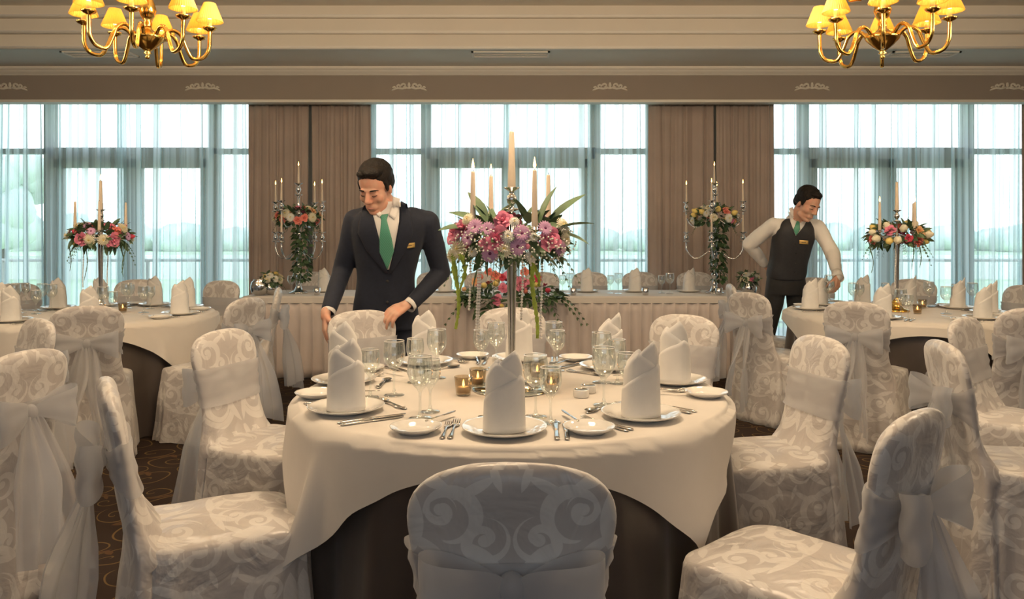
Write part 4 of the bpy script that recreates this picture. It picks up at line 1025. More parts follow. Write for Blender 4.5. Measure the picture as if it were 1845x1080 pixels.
for x, y, L in ((-.17, .08, .33), (-.03, .15, .33)): strand(f2, (x, y, -.05), L, rnd, 'pearl')
_, f3, rnd = tall_candelabra('far', SILVER, 20, "tall candelabra with a brass foot on the waistcoated man's table", "the candelabra on the waistcoated man's table", (0, 0, 1, 1, 0), (), PAL_R, 37, "coral and yellow arrangement on the candelabra of the waistcoated man's table")
for x, y, L, kd in ((-.20, -.03, .22, 'thin'), (.12, -.1, .18, 'thin'), (.15, .06, .2, 'thin')): strand(f3, (x, y, -.05), L, rnd, kd)
for x, y, L in ((-.06, -.1, .33), (.05, .12, .33)): strand(f3, (x, y, -.05), L, rnd, 'pearl')
# ---------------- nine-armed candelabras on the long table ----------------
def nine_arm(px, rot, who, seed):
    x0, y0 = W(px, 7.36), 7.36; z0 = ZT
    t = empty('candelabra', (x0, y0, z0), 0, 'nine-light silver candelabra wound with ivy on the long table, ' + who, 'candelabra', 'nine-light candelabras')
    MB().lathe([(0, 0), (.085, 0), (.09, .006), (.08, .014), (.045, .03), (.03, .05), (.022, .075), (.03, .09), (.018, .105), (.014, .13), (0, .13)], 32).build('foot', SILVER, t)
    pr = [(.012, .12)]
    for k in range(7):
        z = .14 + k*.098; pr += [(.013, z), (.026, z + .018), (.030, z + .034), (.022, z + .052), (.012, z + .066), (.018, z + .072), (.018, z + .078), (.012, z + .086)]
    pr += [(.011, .84), (.010, .94), (0, .94)]
    MB().lathe(pr, 24).build('stem', SILVER, t)
    zt = 1.80 - z0; MB().lathe([(r*1.15, zt - .14 + z*1.4) for r, z in cup_prof(.036)], 24).build('top_holder', SILVER, t)
    candle(x0, y0, 1.80 - .014, .175, .0115, 1, 'topmost lit taper of the candelabra ' + who, 'lit tapers on the long table')
    nm = ('rear', 'outer side', 'front', 'inner side')
    for lv, (zc, zs, rr, wd) in enumerate(((1.335, 1.12, .262, 'lower'), (1.625, 1.42, .262, 'upper'))):
        for k in range(4):
            a = math.radians(rot + 90*k); c_, s_ = cos(a), sin(a); zc_, zs_ = zc - z0, zs - z0; pts = []
            for q, zz in ((.01, zs_ + .02), (.05, zs_ + .03), (.09, zs_ + .0), (.14, zs_ - .035), (.19, zs_ - .04), (.235, zs_ + .0), (rr, zs_ + .05), (rr, zc_ - .09)): pts.append((q*c_, q*s_, zz))
            ar = MB().tube(pts, .0065, 10).build('arm', SILVER, t)
            o = MB().lathe([(r*1.1, z) for r, z in cup_prof(.034, .11)], 24).build('candle_cup', SILVER, ar); o.location = (rr*c_, rr*s_, zc_ - .11)
            candle(x0 + rr*c_, y0 + rr*s_, zc - .010, .17 if lv else .175, .0105, 1, '%s %s lit taper of the candelabra %s' % (wd, nm[k], who), 'lit tapers on the long table')
    pal = [('rose', PEACH, 1), ('bud', YELL, 1.1), ('mum', CREAM, 1.1), ('rose', CORAL, 1), ('rose', PINK, .9), ('mum', PETALW, 1)]
    f, rnd = arrangement((x0, y0, 1.475), .215, .10, pal, seed, 'rose and leaf arrangement in the candelabra ' + who, (), 34, .040, 190, 'arrangements in the nine-light candelabras', 6)
    it = []
    for k in range(190):
        q = rnd.random(); z = lerp(-.10, -.60, q); a = rnd.uniform(0, 6.28); r = rnd.uniform(.02, .07)
        it.append(((.035 + r*cos(a), -.02 + r*sin(a), z), (cos(a), sin(a), rnd.uniform(-1, .1)), .05, .018, .3, rnd.uniform(-1, 1)))
    leafset(f, GREEN, it, 'ivy_foliage'); return f
nine_arm(538, 70, 'near the suited man', 51); nine_arm(1287, 70, 'near the waistcoated man', 52)
# ---------------- low arrangements of the long table ----------------
def posy(px, Y, z, label, seed, r=.075):
    x0 = W(px, Y); b = empty('bowl_vase', (x0, Y, z), 0, 'mirrored round bowl vase ' + label, 'vase', 'mirrored bowl vases')
    MB().lathe([(0, 0), (.03, 0), (.055, .016), (.068, .05), (.064, .085), (.045, .108), (.047, .112), (.042, .112), (.04, .106), (0, .10)], 32).build('bowl', SILVER, b)
    pal = [('mum', CREAM, 1.2), ('mum', PETALW, 1.1), ('rose', CREAM, 1.0), ('mum', YELL, .9)] if seed != 63 else [('mum', CREAM, 1.1), ('rose', PINK, .9), ('mum', PETALW, 1.1), ('rose', CREAM, 1)]
    arrangement((x0, Y, z + .145), r + .012, .055, pal, seed, 'cream posy in the bowl vase ' + label, (), 15, .032, 70, 'posies in bowl vases', 3, 'posy', zlo=-.1)
posy(489, 7.16, ZT, 'at the long table\'s end by the unattended table', 61)
posy(1350, 7.18, ZT, 'at the long table\'s end by the waistcoated man', 63)
t = empty('bowl_vase', (W(468, 7.12), 7.12, ZT), 0, 'empty looking mirrored bowl vase behind the end posy of the long table', 'vase', 'mirrored bowl vases')
MB().lathe([(0, 0), (.04, 0), (.07, .02), (.085, .07), (.078, .115), (.055, .142), (.057, .146), (.05, .146), (.048, .14), (0, .13)], 32).build('bowl', SILVER, t)
# floral runner spilling over the long table's front
rnd = random.Random(77); X0 = W(922, 6.95)
t = empty('floral_runner', (X0, 6.98, ZT), 0, 'low red and yellow floral runner draped over the front of the long table', 'flowers')
ml = []; placed = []
def rp_():
    u = rnd.uniform(-1, 1); x = u*.44; top = .16*(1 - u*u*.8); dn = -.34*(1 - abs(u)**1.3)*rnd.random()
    return x, top, dn, u
for k in range(240):
    x, top, dn, u = rp_(); z = rnd.uniform(dn, top*.9); y = -.11 - .05*rnd.random() if z < .02 else rnd.uniform(-.10, .12)
    z = max(z, .012) if y > -.06 else z
    ml.append(((x, y, z), (rnd.uniform(-1, 1) + u, rnd.uniform(-1.2, -.1), rnd.uniform(-.7, .6)), rnd.uniform(.06, .11), .018, .3, rnd.uniform(-1, 1)))
leafset(t, GREEN, ml[:160]); leafset(t, GREEN2, ml[160:])
big = [(865, 500, 'bud', CORAL, .05), (892, 497, 'rose', CORAL, .05), (940, 512, 'rose', PINK, .075), (906, 520, 'rose', PINK, .05), (872, 515, 'bud', YELL, .045), (893, 512, 'bud', YELL, .045), (895, 540, 'rose', PINK, .055), (855, 508, 'rose', PEACH, .04), (904, 551, 'bud', YELL, .035), (958, 505, 'bud', YELL, .04), (947, 526, 'bud', CORAL, .035),
       (970, 502, 'rose', RED, .045), (987, 524, 'bud', RED, .04), (966, 514, 'bud', YELL, .04), (836, 522, 'bud', PEACH, .035), (917, 495, 'rose', PINK, .045), (880, 490, 'rose', CORAL, .04), (925, 530, 'bud', YELL, .03), (945, 490, 'rose', CORAL, .045), (905, 500, 'rose', RED, .04)]
for px, py, kd, mt, r in big:
    z = Zp(py, 6.85) - ZT; x = W(px, 6.85) - X0; flower(t, kd, mt, (x, -.17 if z < .05 else -.10, z), (x*1.2, -1, .25), r, rnd)
for k in range(8):
    flower(t, 'rose' if k % 2 else 'bud', [PINK, CORAL, YELL, RED][k % 4], (-.3 + k*.085, .06, .10 + .05*sin(k*.45)), (rnd.uniform(-.3, .3), .2, 1), .045, rnd)
for px, s in ((990, 1), (1000, 1), (860, -1), (880, 0), (975, .4)):
    frond(t, (W(px, 6.9) - X0, -.12, .04), (s, -.35, -.35), .30, rnd, GREEN, 1.0)
# ================= CHANDELIERS =================
BULB = glow('lamp_bulb', (1.0, 0.72, 0.30), 14.0)
LINING = plain('shade_lining', (0.95, 0.84, 0.55), .7, .02, 6)
def shade_mesh():
    m = MB(); m.lathe([(.030, .098), (.029, .10), (.0295, .097), (.0665, .0), (.068, -.002), (.069, 0), (.068, .003), (.0305, .099)], 144, rip=.034, nr=36)
    me = m.mesh('lamp_shade'); me.materials.append(SHADE); return me
SHM = shade_mesh()
def chandelier(px, Y, rot, label):
    x0 = W(px, Y); zf = Zp(107, Y); k = 1.0
    t = empty('chandelier', (x0, Y, ZC), 0, label, 'chandelier', 'brass chandeliers'); dz = zf - ZC
    MB().lathe([(0, dz), (.010, dz + .003), (.014, dz + .012), (.006, dz + .022), (.022, dz + .032), (.012, dz + .04), (.03, dz + .055), (.055, dz + .075), (.082, dz + .105), (.088, dz + .118), (.078, dz + .13), (.04, dz + .145), (.022, dz + .165), (.02, dz + .175), (0, dz + .175)], 40, rip=.02, nr=16).build('bowl', BRASS, t)
    MB().lathe([(.016, dz + .165), (.024, dz + .19), (.018, dz + .205), (.034, dz + .23), (.045, dz + .262), (.036, dz + .30), (.018, dz + .345), (.015, dz + .37), (.026, dz + .39), (.018, dz + .41), (.035, dz + .46), (.022, dz + .52), (.012, dz + .56), (.012, dz + .58), (0, dz + .58)], 32).build('stem', BRASS, t)
    n = 1; m = MB(); z = dz + .57
    while z < -.06:
        if n % 2: m.tube([(.011*cos(a*pi/6), 0, z + .02 + .02*sin(a*pi/6)) for a in range(13)], .003, 6, caps=False)
        else: m.tube([(0, .011*cos(a*pi/6), z + .02 + .02*sin(a*pi/6)) for a in range(13)], .003, 6, caps=False)
        z += .033; n += 1
    m.build('chain', BRASS, t)
    MB().lathe([(0, 0), (.065, 0), (.065, -.012), (.04, -.03), (.015, -.04), (.008, -.06), (0, -.06)], 28).build('ceiling_rose', BRASS, t)
    def arms(n, r, zb, r0, off, drop, up):
        for i in range(n):
            a = math.radians(off) + 2*pi*i/n; c_, s_ = cos(a), sin(a)
            path = [(r0, zb), (r0 + .035, zb + .045), (r0 + .07, zb + .055), (r0 + .105, zb + .03), (r0 + .125, zb - .02), (r0 + .15, zb - drop*.8), (r - .075, zb - drop), (r - .03, zb - drop*.85), (r - .005, zb - drop*.4), (r, zb + up*.5), (r, zb + up)]
            # smooth the path
            pts = [Vector((q*c_, q*s_, z_)) for q, z_ in path]; sm = []
            for j in range(len(pts) - 1):
                p0, p1, p2, p3 = pts[max(j-1, 0)], pts[j], pts[j+1], pts[min(j+2, len(pts)-1)]
                for q in range(4):
                    u = q/4; sm.append(.5*((2*p1) + (p2 - p0)*u + (2*p0 - 5*p1 + 4*p2 - p3)*u*u + (3*p1 - p0 - 3*p2 + p3)*u**3))
            sm.append(pts[-1])
            ar = MB().tube(sm, .0105, 10).build('arm', BRASS, t)
            e = (r*c_, r*s_, zb + up)
            cu = MB().lathe([(0, -.012), (.008, -.012), (.012, -.002), (.030, .006), (.038, .016), (.036, .018), (.015, .010), (0, .010)], 28).build('drip_cup', BRASS, ar); cu.location = e
            sl = MB().lathe([(0, .008), (.012, .008), (.012, .062), (0, .062)], 16).build('candle_sleeve', WAXG, ar); sl.location = e
            bu = MB().lathe([(0, .060), (.008, .064), (.014, .08), (.012, .098), (.003, .116), (0, .118)], 14).build('bulb', BULB, ar); bu.location = e
            so = bpy.data.objects.new('lamp_shade', SHM); COL.objects.link(so); so.parent = ar; so.location = (e[0], e[1], e[2] + .052)
            l = bpy.data.lights.new('bulb_glow', 'POINT'); l.energy = 1.7; l.color = (1, .66, .26); l.shadow_soft_size = .022
            lo = bpy.data.objects.new('bulb_glow', l); COL.objects.link(lo); lo.parent = ar; lo.location = (e[0], e[1], e[2] + .088)
    arms(8, .315, dz + .105, .065, rot, .095, .065)
    arms(4, .19, dz + .40, .03, rot + 22, .05, .075)
    return t
WAXG = plain('candle_sleeve', (0.85, 0.62, 0.22), .5, .03, 10)
chandelier(266, 4.15, 12, "brass chandelier hanging at the unattended table's end of the room")
chandelier(1590, 4.15, 20, "brass chandelier hanging at the waistcoated man's end of the room")
# ================= PEOPLE =================
def skin_mat(name, c):
    m, nt, b = new(name); setp(b, col=c, rough=.5, spec=.35)
    t = nt.nodes.new('ShaderNodeTexCoord'); n = nt.nodes.new('ShaderNodeTexNoise'); n.inputs['Scale'].default_value = 22; n.inputs['Detail'].default_value = 3
    nt.links.new(t.outputs['Object'], n.inputs[0]); r = nt.nodes.new('ShaderNodeValToRGB'); nt.links.new(n.outputs[0], r.inputs[0])
    r.color_ramp.elements[0].position = .35; r.color_ramp.elements[1].position = .7
    r.color_ramp.elements[0].color = (*c, 1); r.color_ramp.elements[1].color = (min(c[0]*1.08, 1), c[1]*.86, c[2]*.82, 1)
    nt.links.new(r.outputs[0], b.inputs['Base Color']); setp(b, sub=.08); return m
SKIN = skin_mat('skin', (0.60, 0.37, 0.27)); LIP = plain('lip_tone', (0.48, 0.20, 0.17), .45)
HAIR = plain('dark_brown_hair', (0.010, 0.0065, 0.005), .5, .5, 90, .5, 260, spec=.25); NAVY = plain('navy_suit_wool', (0.0085, 0.013, 0.029), .8, .15, 60, .08, 900, sheen=.06)
CHAR = plain('charcoal_waistcoat', (0.022, 0.022, 0.027), .6, .15, 60, .08, 900, sheen=.05); BLACK = plain('black_trousers', (0.012, 0.012, 0.014), .75, .2, 40, sheen=.15)
SHIRT = plain('white_shirt', (0.80, 0.77, 0.73), .7, .03, 10); SHOE = plain('black_leather', (0.012, 0.011, 0.011), .25, .1, 20)
GOLD = plain('gold_badge', (0.85, 0.60, 0.22), .28, .03, 20, metal=.6); INK = plain('badge_ink', (0.10, 0.07, 0.03), .6); EYEW = plain('eye_dark', (0.02, 0.014, 0.012), .25)
def tie_mat():
    m, nt, b = new('green_striped_tie'); t = nt.nodes.new('ShaderNodeTexCoord'); w_ = nt.nodes.new('ShaderNodeTexWave'); w_.inputs['Scale'].default_value = 55; w_.bands_direction = 'DIAGONAL'
    nt.links.new(t.outputs['Object'], w_.inputs[0]); r = nt.nodes.new('ShaderNodeValToRGB'); nt.links.new(w_.outputs[0], r.inputs[0])
    r.color_ramp.elements[0].color = (0.05, 0.24, 0.16, 1); r.color_ramp.elements[1].color = (0.09, 0.33, 0.23, 1); nt.links.new(r.outputs[0], b.inputs['Base Color']); setp(b, rough=.45, sheen=.3); return m
TIE = tie_mat()
def basis(fwd, up, c, k=1.0):                          # head frame: the face looks along -Y
    y = -Vector(fwd).normalized(); z = Vector(up); z = (z - y*z.dot(y)).normalized(); x = y.cross(z)
    M = Matrix((x, y, z)).transposed().to_4x4(); return Matrix.Translation(c) @ M @ Matrix.Scale(k, 4)
def head_parts():
    m = MB()
    for c, r in (((0, .012, .035), (.073, .094, .082)), ((0, -.030, -.018), (.061, .060, .074)), ((0, -.034, -.066), (.050, .048, .042)), ((0, -.072, -.097), (.021, .017, .016)), ((0, -.078, .021), (.046, .013, .011)),
                 ((0, -.086, -.060), (.022, .0105, .0055)), ((0, -.083, -.0715), (.018, .0105, .0065)), ((0, -.078, -.065), (.03, .018, .02))):
        m.ell(c, r, nu=24, nv=16)
    for s in (-1, 1):
        m.ell((s*.037, -.056, -.026), (.023, .025, .027)); m.ell((s*.011, -.098, -.031), (.0085, .0095, .0075), nu=12, nv=8)
        m.ell((s*.029, -.074, .0015), (.0155, .0125, .0085)); m.ell((s*.071, .008, -.008), (.009, .019, .031), Matrix.Rotation(s*.25, 3, 'Z'))
        m.caps((s*.045, -.02, -.075), (s*.012, -.066, -.100), .022, .016)
    m.caps((0, -.085, .014), (0, -.108, -.024), .0085, .0125); return m
def hand_parts(side, curl=(.4, .5, .4), spread=.06, thumb=.6):
    m = MB(); X = (.029, .0105, -.008, -.025); FL = (.95, 1.05, .98, .78)
    for i in range(4):
        x = X[i]*side; ky = .088 - (.004 if i in (0, 3) else 0) - (.006 if i == 3 else 0)
        m.caps((x*.55, .0, 0), (x, ky, 0), .0150, .0118)
        p = Vector((x, ky, .001)); ang = 0; sp = (1.5 - i)*spread*side
        for L, c, ra, rb in ((.042, curl[0], .0098, .0088), (.027, curl[1], .0088, .0080), (.021, curl[2], .0080, .0068)):
            ang += c*(1 + .06*i); d = Vector((sin(sp)*cos(ang), cos(ang)*cos(sp), -sin(ang))); q = p + d*L*FL[i]; m.caps(p, q, ra, rb, 12); p = q
    m.ell((0, .045, -.003), (.034, .048, .0135))
    p = Vector((.022*side, .018, -.004)); q = p + Vector((.026*side, .026, -.010)); m.caps(p, q, .0155, .0125)
    r = q + Vector((.016*side, .028, -.012 - .012*thumb)); m.caps(q, r, .0118, .0100); s_ = r + Vector((.001*side, .024, -.010 - .010*thumb)); m.caps(r, s_, .0098, .0078)
    m.caps((0, -.012, 0), (0, .014, 0), .025, .024); return m
def hand_M(pos, d, back): 
    y = Vector(d).normalized(); z = Vector(back); z = (z - y*z.dot(y)).normalized(); x = y.cross(z)
    return Matrix.Translation(pos) @ Matrix((x, y, z)).transposed().to_4x4()
def loft(m, secs, ex=.8, n=40, yaw=0.0):
    rs = []
    for (cx, cy, cz), hw, hd in secs:
        row = []
        for i in range(n):
            a = 2*pi*i/n; x = hw*sgnpow(cos(a), ex); y = hd*sgnpow(sin(a), ex)
            row.append((cx + x*cos(yaw) - y*sin(yaw), cy + x*sin(yaw) + y*cos(yaw), cz))
        rs.append(row)
    return m.rings(rs, cap0=True, cap1=True)
def dense(secs, k=4):                                  # smooth the section list
    out = []; n = len(secs)
    flat = [list(c) + [a, b] for c, a, b in secs]
    for j in range(n - 1):
        p0, p1, p2, p3 = flat[max(j-1, 0)], flat[j], flat[j+1], flat[min(j+2, n-1)]
        for q in range(k):
            u = q/k; v = [.5*(2*b + (c - a)*u + (2*a - 5*b + 4*c - d)*u*u + (3*b - a - 3*c + d)*u**3) for a, b, c, d in zip(p0, p1, p2, p3)]
            out.append((v[:3], v[3], v[4]))
    out.append((flat[-1][:3], flat[-1][3], flat[-1][4])); return out
def folds(o, amp, sc, seed=0.0):
    me = o.data; me.update()
    ns = [v.normal.copy() for v in me.vertices]
    for v, n in zip(me.vertices, ns):
        p = v.co; g = noise.noise(Vector((p.x*sc, p.y*sc, p.z*sc*.6 + seed))) + .5*noise.noise(Vector((p.x*sc*2.3 + 5, p.y*sc*2.3, p.z*sc*1.2)))
        v.co = p + n*amp*g
    me.update()
def bvh(objs):
    vs, fs = [], []
    for o in objs:
        k = len(vs); vs += [v.co.copy() for v in o.data.vertices]; fs += [[i + k for i in p.vertices] for p in o.data.polygons]
    return BVHTree.FromPolygons(vs, fs)
EYE = Vector((0, 0, CH))
def patch(name, left, right, tree, mat, parent, lift, Yref, nu=8, nv=16, th=.002, invert=None):
    """cloth piece between two edge curves (drawn on the garment's front), laid on the garment; th: its thickness"""
    def curve(pts, t):
        k = t*(len(pts) - 1); i = min(int(k), len(pts) - 2); f = k - i
        return lerp(pts[i][0], pts[i+1][0], f), lerp(pts[i][1], pts[i+1][1], f)
    def fn(u, v):
        a, b = curve(left, v), curve(right, v); px, py = lerp(a[0], b[0], u), lerp(a[1], b[1], u)
        d = Vector(((px - HX)/F, 1, (HY - py)/F)).normalized(); hit = tree.ray_cast(EYE, d)
        if hit[0] is None: p = EYE + d*(Yref/d.y)
        else: p = hit[0]
        return p + hit_off(d, hit) * (lift + .0015*sin(pi*u))
    def hit_off(d, hit):
        return (-d*.6 + (hit[1] if hit[1] is not None and hit[1].dot(d) < 0 else -d)*.4).normalized() if hit[0] is not None else -d
    o = MB().grid(fn, nu, nv).build(name, mat, parent, fix=False)
    solid(o, th, 0); return o
def brows_etc(M, parent, hairm):
    for s in (-1, 1):
        pts = [M @ Vector((s*x, y, z)) for x, y, z in ((.015, -.0895, .0235), (.026, -.0895, .0262), (.040, -.081, .0245), (.050, -.070, .0185))]
        MB().tube(pts, [.0032, .0042, .0036, .0016], 8).build('eyebrow', hairm, parent)
        pts = [M @ Vector((s*x, y, z)) for x, y, z in ((.016, -.0835, -.0015), (.023, -.0878, -.0048), (.032, -.0878, -.0052), (.042, -.0800, -.0015))]
        MB().tube(pts, [.0012, .0021, .0021, .0012], 6).build('eyelash', EYEW, parent)
    pts = [M @ Vector((x, y, z)) for x, y, z in ((-.023, -.0855, -.0655), (-.012, -.0945, -.0650), (0, -.0970, -.0655), (.012, -.0945, -.0650), (.023, -.0855, -.0655))]
    MB().tube(pts, [.0012, .0030, .0034, .0030, .0012], 8).build('lips', LIP, parent)
def hair_build(M, parent, style):
    m = MB()
    L = [((0, .024, .055), (.0815, .094, .078)), ((0, .075, -.005), (.060, .036, .060))]
    L += [((s*.066, .030, .018), (.0155, .050, .045)) for s in (-1, 1)] + [((s*.0695, -.018, .018), (.0075, .014, .030)) for s in (-1, 1)]
    if style == 1: L += [((.010, -.032, .098), (.052, .045, .027)), ((-.026, -.046, .092), (.030, .030, .018)), ((.03, -.03, .1), (.036, .045, .024))]
    else: L += [((0, -.034, .096), (.052, .040, .020)), ((0, -.048, .086), (.042, .022, .014))]
    for c, r in L: m.ell(c, r, nu=28, nv=18)
    t = MB().merge(m, M); o = blend(t, 'hair', HAIR, parent, .005, 3); folds(o, .0028, 55, style); return o
def cuff(parent, a, b, r, mat, name='shirt_cuff'):
    a, b = Vector(a), Vector(b); o = MB().tube([a, lerp(a, b, .5), b], [r*.98, r, r*1.03], 20, caps=False).build(name, mat, parent); solid(o, .003, 0); return o
def shoe(parent, x, y, yaw):
    M = Matrix.Translation((x, y, 0)) @ Matrix.Rotation(yaw, 4, 'Z'); m = MB()
    m.ell((0, .03, .045), (.042, .055, .045), nu=20, nv=12); m.ell((0, -.10, .032), (.047, .085, .032), nu=20, nv=12); m.box(-.04, .04, -.15, .075, 0, .03); m.ell((0, -.03, .04), (.044, .09, .04), nu=20, nv=12)
    return blend(MB().merge(m, M), 'shoe', SHOE, parent, .006, 3)

# ---------- man in the navy suit ----------
t1 = empty('person', (0, 0, 0), 0, 'man in navy suit and green tie leaning down with both hands on a chair back', 'person')
HM = basis((-.24, -.80, -.50), (0, -.15, 1), (-.742, 4.20, 1.575), 1.14)
SH_R, EL_R, WR_R = (-.872, 4.31, 1.395), (-.958, 4.37, 1.115), (-.985, 4.165, .915)
SH_L, EL_L, WR_L = (-.472, 4.33, 1.385), (-.405, 4.42, 1.10), (-.545, 4.245, .945)
b1 = MB(); b1.merge(head_parts(), HM); b1.caps(HM @ Vector((0, .018, -.06)), (-.69, 4.30, 1.44), .063, .070)
loft(b1, dense([((-.72, 4.40, .84), .15, .10), ((-.71, 4.37, 1.08), .14, .09), ((-.69, 4.31, 1.33), .17, .10), ((-.69, 4.30, 1.43), .15, .07)]))
for s, e, w_ in ((SH_R, EL_R, WR_R), (SH_L, EL_L, WR_L)): b1.caps(s, e, .045, .036); b1.caps(e, w_, .036, .027)
HND = Matrix.Scale(1.08, 4)
b1.merge(MB().merge(hand_parts(-1, (.30, .35, .25), .04, .7), HND), hand_M((-.995, 4.125, .890), (.05, -.33, -1), (-.92, -.38, 0)))
b1.merge(MB().merge(hand_parts(1, (.42, .45, .3), .10, .3), HND), hand_M((-.575, 4.215, .932), (-.70, -.50, -.46), (.05, -.62, .85)))
for s in (-1, 1): b1.caps((-.72 + s*.09, 4.41, .84), (-.73 + s*.10, 4.43, .47), .07, .05); b1.caps((-.73 + s*.10, 4.43, .47), (-.73 + s*.11, 4.46, .07), .05, .035)
blend(b1, 'body', SKIN, t1, .0048, 4)
m = MB(); loft(m, dense([((-.725, 4.41, .78), .195, .130), ((-.72, 4.40, .92), .180, .125), ((-.712, 4.37, 1.07), .163, .115), ((-.70, 4.34, 1.20), .180, .125), ((-.688, 4.31, 1.32), .203, .128), ((-.682, 4.30, 1.395), .205, .115), ((-.682, 4.29, 1.44), .165, .092), ((-.69, 4.285, 1.475), .085, .070)]), .78, yaw=.06)
for s, e, w_ in ((SH_R, EL_R, WR_R), (SH_L, EL_L, WR_L)): m.caps(s, e, .066, .055); m.caps(e, w_, .055, .043)
m.caps((-.80, 4.305, 1.425), SH_R, .055, .060); m.caps((-.56, 4.305, 1.42), SH_L, .055, .060)
jk = blend(m, 'suit_jacket', NAVY, t1, .009, 5); folds(jk, .0050, 9, 1)
m = MB(); loft(m, [((-.72, 4.41, .96), .155, .105), ((-.72, 4.41, .86), .165, .112), ((-.72, 4.415, .78), .165, .11)])
for s in (-1, 1): m.caps((-.72 + s*.085, 4.41, .82), (-.73 + s*.10, 4.43, .47), .088, .068); m.caps((-.73 + s*.10, 4.43, .47), (-.73 + s*.11, 4.46, .05), .068, .055)
folds(blend(m, 'trousers', NAVY, t1, .010, 4), .005, 8, 3)
for s in (-1, 1): shoe(t1, -.73 + s*.115, 4.43, s*.12)
T1 = bvh([jk])
patch('shirt_front', [(664, 366), (672, 400), (685, 445), (698, 486)], [(720, 362), (719, 400), (711, 445), (701, 486)], T1, SHIRT, t1, .004, 4.2, 10, 18)
patch('lapel', [(655, 372), (648, 400), (645, 420), (660, 450), (694, 492)], [(665, 365), (674, 395), (682, 425), (690, 458), (699, 492)], T1, NAVY, t1, .009, 4.2)
patch('lapel', [(722, 362), (722, 395), (716, 425), (709, 458), (701, 492)], [(733, 368), (741, 398), (744, 420), (731, 452), (706, 492)], T1, NAVY, t1, .009, 4.2)
patch('tie', [(684, 388), (687, 397), (684, 430), (684, 455), (697, 484)], [(700, 386), (697, 397), (706, 430), (710, 452), (699, 484)], T1, TIE, t1, .011, 4.2, 6, 16, .004)
patch('shirt_collar', [(664, 362), (668, 378), (684, 392)], [(674, 358), (682, 376), (688, 388)], T1, SHIRT, t1, .014, 4.2, 5, 8)
patch('shirt_collar', [(708, 354), (706, 372), (700, 388)], [(721, 358), (718, 382), (711, 396)], T1, SHIRT, t1, .014, 4.2, 5, 8)
nk = HM @ Vector((0, .022, -.105))
m = MB(); N_ = 32; rs = []
for q, (c_, r_) in enumerate(((Vector((-.69, 4.288, 1.462)), .078), (Vector((-.69, 4.28, 1.49)), .073), (lerp(Vector((-.69, 4.28, 1.49)), nk, .35), .069))): rs.append([(c_.x + r_*1.04*cos(2*pi*i/N_), c_.y + r_*sin(2*pi*i/N_), c_.z + .012*sin(2*pi*i/N_)) for i in range(N_)])
solid(m.rings(rs).build('shirt_collar', SHIRT, t1), .004)
bd = patch('name_badge', [(722, 440), (722, 449)], [(747, 437), (747, 446)], T1, GOLD, t1, .006, 4.2, 6, 4, .003)
patch('badge_lettering', [(730, 442.8), (730, 444.0)], [(742, 441.3), (742, 442.5)], T1, INK, bd, .0082, 4.2, 6, 2, .0008)
for py in (507, 545):
    d = Vector(((698 - HX)/F, 1, (HY - py)/F)).normalized(); h = T1.ray_cast(EYE, d)
    if h[0]: o = MB().ell((0, 0, 0), (.0085, .004, .0085), nu=14, nv=8).build('button', BLACK, t1); o.location = h[0] - d*.003
cuff(t1, lerp(Vector(EL_R), Vector(WR_R), .93), Vector(WR_R) + (Vector(WR_R) - Vector(EL_R)).normalized()*.035, .036, SHIRT)
cuff(t1, lerp(Vector(EL_L), Vector(WR_L), .93), Vector(WR_L) + (Vector(WR_L) - Vector(EL_L)).normalized()*.040, .037, SHIRT)
brows_etc(HM, t1, HAIR); hair_build(HM, t1, 1)

# ---------- man in the waistcoat ----------
t2 = empty('person', (0, 0, 0), 0, 'man in dark waistcoat, white shirt and green tie bending to set down a wine glass', 'person')
HM2 = basis((.34, -.78, -.52), (.16, -.1, 1), (2.385, 6.22, 1.565), 1.12)
SH_R, EL_R, WR_R = (2.165, 6.40, 1.395), (2.005, 6.54, 1.225), (2.16, 6.62, 1.06)
SH_L, EL_L, WR_L = (2.525, 6.36, 1.375), (2.590, 6.22, 1.155), (2.535, 5.985, .985)
b2 = MB(); b2.merge(head_parts(), HM2); b2.caps(HM2 @ Vector((0, .018, -.06)), (2.345, 6.37, 1.41), .062, .068)
loft(b2, dense([((2.30, 6.48, .84), .13, .08), ((2.31, 6.45, 1.05), .12, .07), ((2.335, 6.40, 1.30), .16, .10), ((2.34, 6.38, 1.41), .13, .07)]))
for s, e, w_ in ((SH_R, EL_R, WR_R), (SH_L, EL_L, WR_L)): b2.caps(s, e, .044, .036); b2.caps(e, w_, .036, .026)
GX, GY, GZ = W(1511, 5.92), 5.92, .835
b2.merge(hand_parts(1, (.55, .6, .4), .05, .9), hand_M((2.530, 5.975, .985), (-.12, -.22, -1), (.62, -.75, .12)))
b2.merge(hand_parts(-1, (.4, .5, .4)), hand_M((2.17, 6.625, 1.05), (.9, .05, -.3), (0, 1, 0)))
for s in (-1, 1): b2.caps((2.30 + s*.09, 6.48, .86), (2.285 + s*.13, 6.50, .47), .07, .05); b2.caps((2.285 + s*.13, 6.50, .47), (2.28 + s*.16, 6.53, .07), .05, .035)
blend(b2, 'body', SKIN, t2, .0048, 4)
m = MB(); loft(m, dense([((2.30, 6.47, .97), .125, .085), ((2.315, 6.43, 1.12), .15, .105), ((2.335, 6.40, 1.28), .165, .11), ((2.342, 6.385, 1.37), .165, .10), ((2.345, 6.375, 1.415), .12, .075), ((2.345, 6.37, 1.44), .075, .062)]))
for s, e, w_ in ((SH_R, EL_R, WR_R), (SH_L, EL_L, WR_L)): m.caps(s, e, .064, .060); m.caps(e, w_, .060, .040)
m.caps((2.24, 6.385, 1.40), SH_R, .05, .06); m.caps((2.44, 6.375, 1.395), SH_L, .05, .06)
sh = blend(m, 'shirt', SHIRT, t2, .009, 4); folds(sh, .0065, 12, 4)
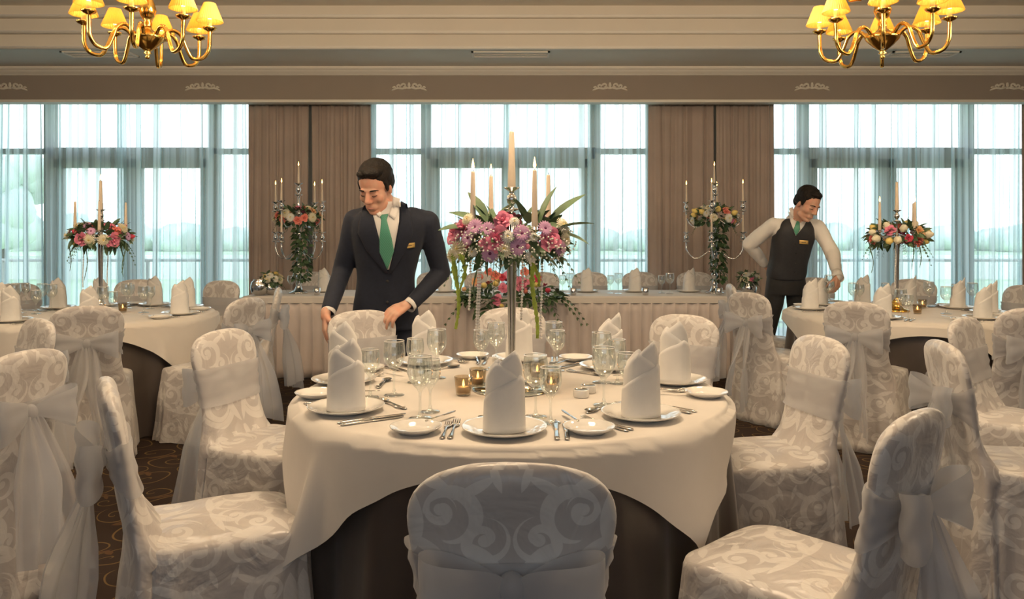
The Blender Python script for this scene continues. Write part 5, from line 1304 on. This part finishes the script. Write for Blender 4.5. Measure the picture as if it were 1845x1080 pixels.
m = MB(); loft(m, dense([((2.30, 6.475, .925), .148, .118), ((2.302, 6.47, .98), .165, .122), ((2.31, 6.445, 1.08), .160, .120), ((2.325, 6.415, 1.20), .168, .125), ((2.338, 6.395, 1.30), .172, .126), ((2.342, 6.385, 1.37), .158, .115), ((2.344, 6.378, 1.42), .125, .088), ((2.345, 6.372, 1.448), .082, .068)]), .8, yaw=.05)
wc = blend(m, 'waistcoat', CHAR, t2, .008, 4); folds(wc, .003, 10, 6)
m = MB(); loft(m, [((2.30, 6.475, 1.05), .145, .105), ((2.30, 6.48, .88), .165, .115), ((2.30, 6.485, .80), .165, .11)])
for s in (-1, 1): m.caps((2.30 + s*.085, 6.485, .84), (2.285 + s*.13, 6.50, .47), .086, .066); m.caps((2.285 + s*.13, 6.50, .47), (2.28 + s*.16, 6.53, .05), .066, .055)
folds(blend(m, 'trousers', BLACK, t2, .010, 4), .005, 8, 7)
for s in (-1, 1): shoe(t2, 2.28 + s*.165, 6.50, s*.15)
T2 = bvh([wc, sh])
patch('shirt_front', [(1420, 381), (1424, 400), (1433, 425)], [(1457, 390), (1448, 408), (1434, 425)], T2, SHIRT, t2, .005, 6.3, 8, 12)
patch('tie', [(1433, 393), (1435, 399), (1429, 414), (1433, 424)], [(1443, 395), (1440, 400), (1441, 414), (1435, 424)], T2, TIE, t2, .012, 6.3, 5, 12, .004)
patch('shirt_collar', [(1421, 375), (1424, 386), (1433, 398)], [(1428, 372), (1432, 384), (1436, 393)], T2, SHIRT, t2, .016, 6.3, 4, 6)
patch('shirt_collar', [(1446, 388), (1444, 394), (1441, 399)], [(1457, 388), (1453, 397), (1448, 404)], T2, SHIRT, t2, .016, 6.3, 4, 6)
bd = patch('name_badge', [(1440, 433), (1440, 440)], [(1456, 434), (1456, 441)], T2, GOLD, t2, .006, 6.3, 5, 3, .003)
patch('badge_lettering', [(1444, 436.2), (1444, 437.4)], [(1452, 436.7), (1452, 437.9)], T2, INK, bd, .0085, 6.3, 5, 2, .0008)
for px, py in ((1434, 440), (1434, 458), (1433, 476), (1432, 492)):
    d = Vector(((px - HX)/F, 1, (HY - py)/F)).normalized(); h = T2.ray_cast(EYE, d)
    if h[0]: o = MB().ell((0, 0, 0), (.007, .004, .007), nu=12, nv=8).build('button', BLACK, t2); o.location = h[0] - d*.003
nk = HM2 @ Vector((0, .022, -.105)); m = MB(); rs = []
for c_, r_ in ((Vector((2.345, 6.372, 1.425)), .078), (Vector((2.346, 6.36, 1.455)), .073), (lerp(Vector((2.346, 6.36, 1.455)), nk, .35), .069)): rs.append([(c_.x + r_*1.04*cos(2*pi*i/N_), c_.y + r_*sin(2*pi*i/N_), c_.z + .012*sin(2*pi*i/N_)) for i in range(N_)])
solid(m.rings(rs).build('shirt_collar', SHIRT, t2), .004)
cuff(t2, lerp(Vector(EL_L), Vector(WR_L), .85), Vector(WR_L) + (Vector(WR_L) - Vector(EL_L)).normalized()*.035, .041, SHIRT)
brows_etc(HM2, t2, HAIR); hair_build(HM2, t2, 2)
t2.location = (.045, .12, 0)
wine_glass(2.512, 6.10, .80, 0, 'wine glass held in the waistcoated man\'s hand', 'wine glasses on the waistcoated man\'s table')
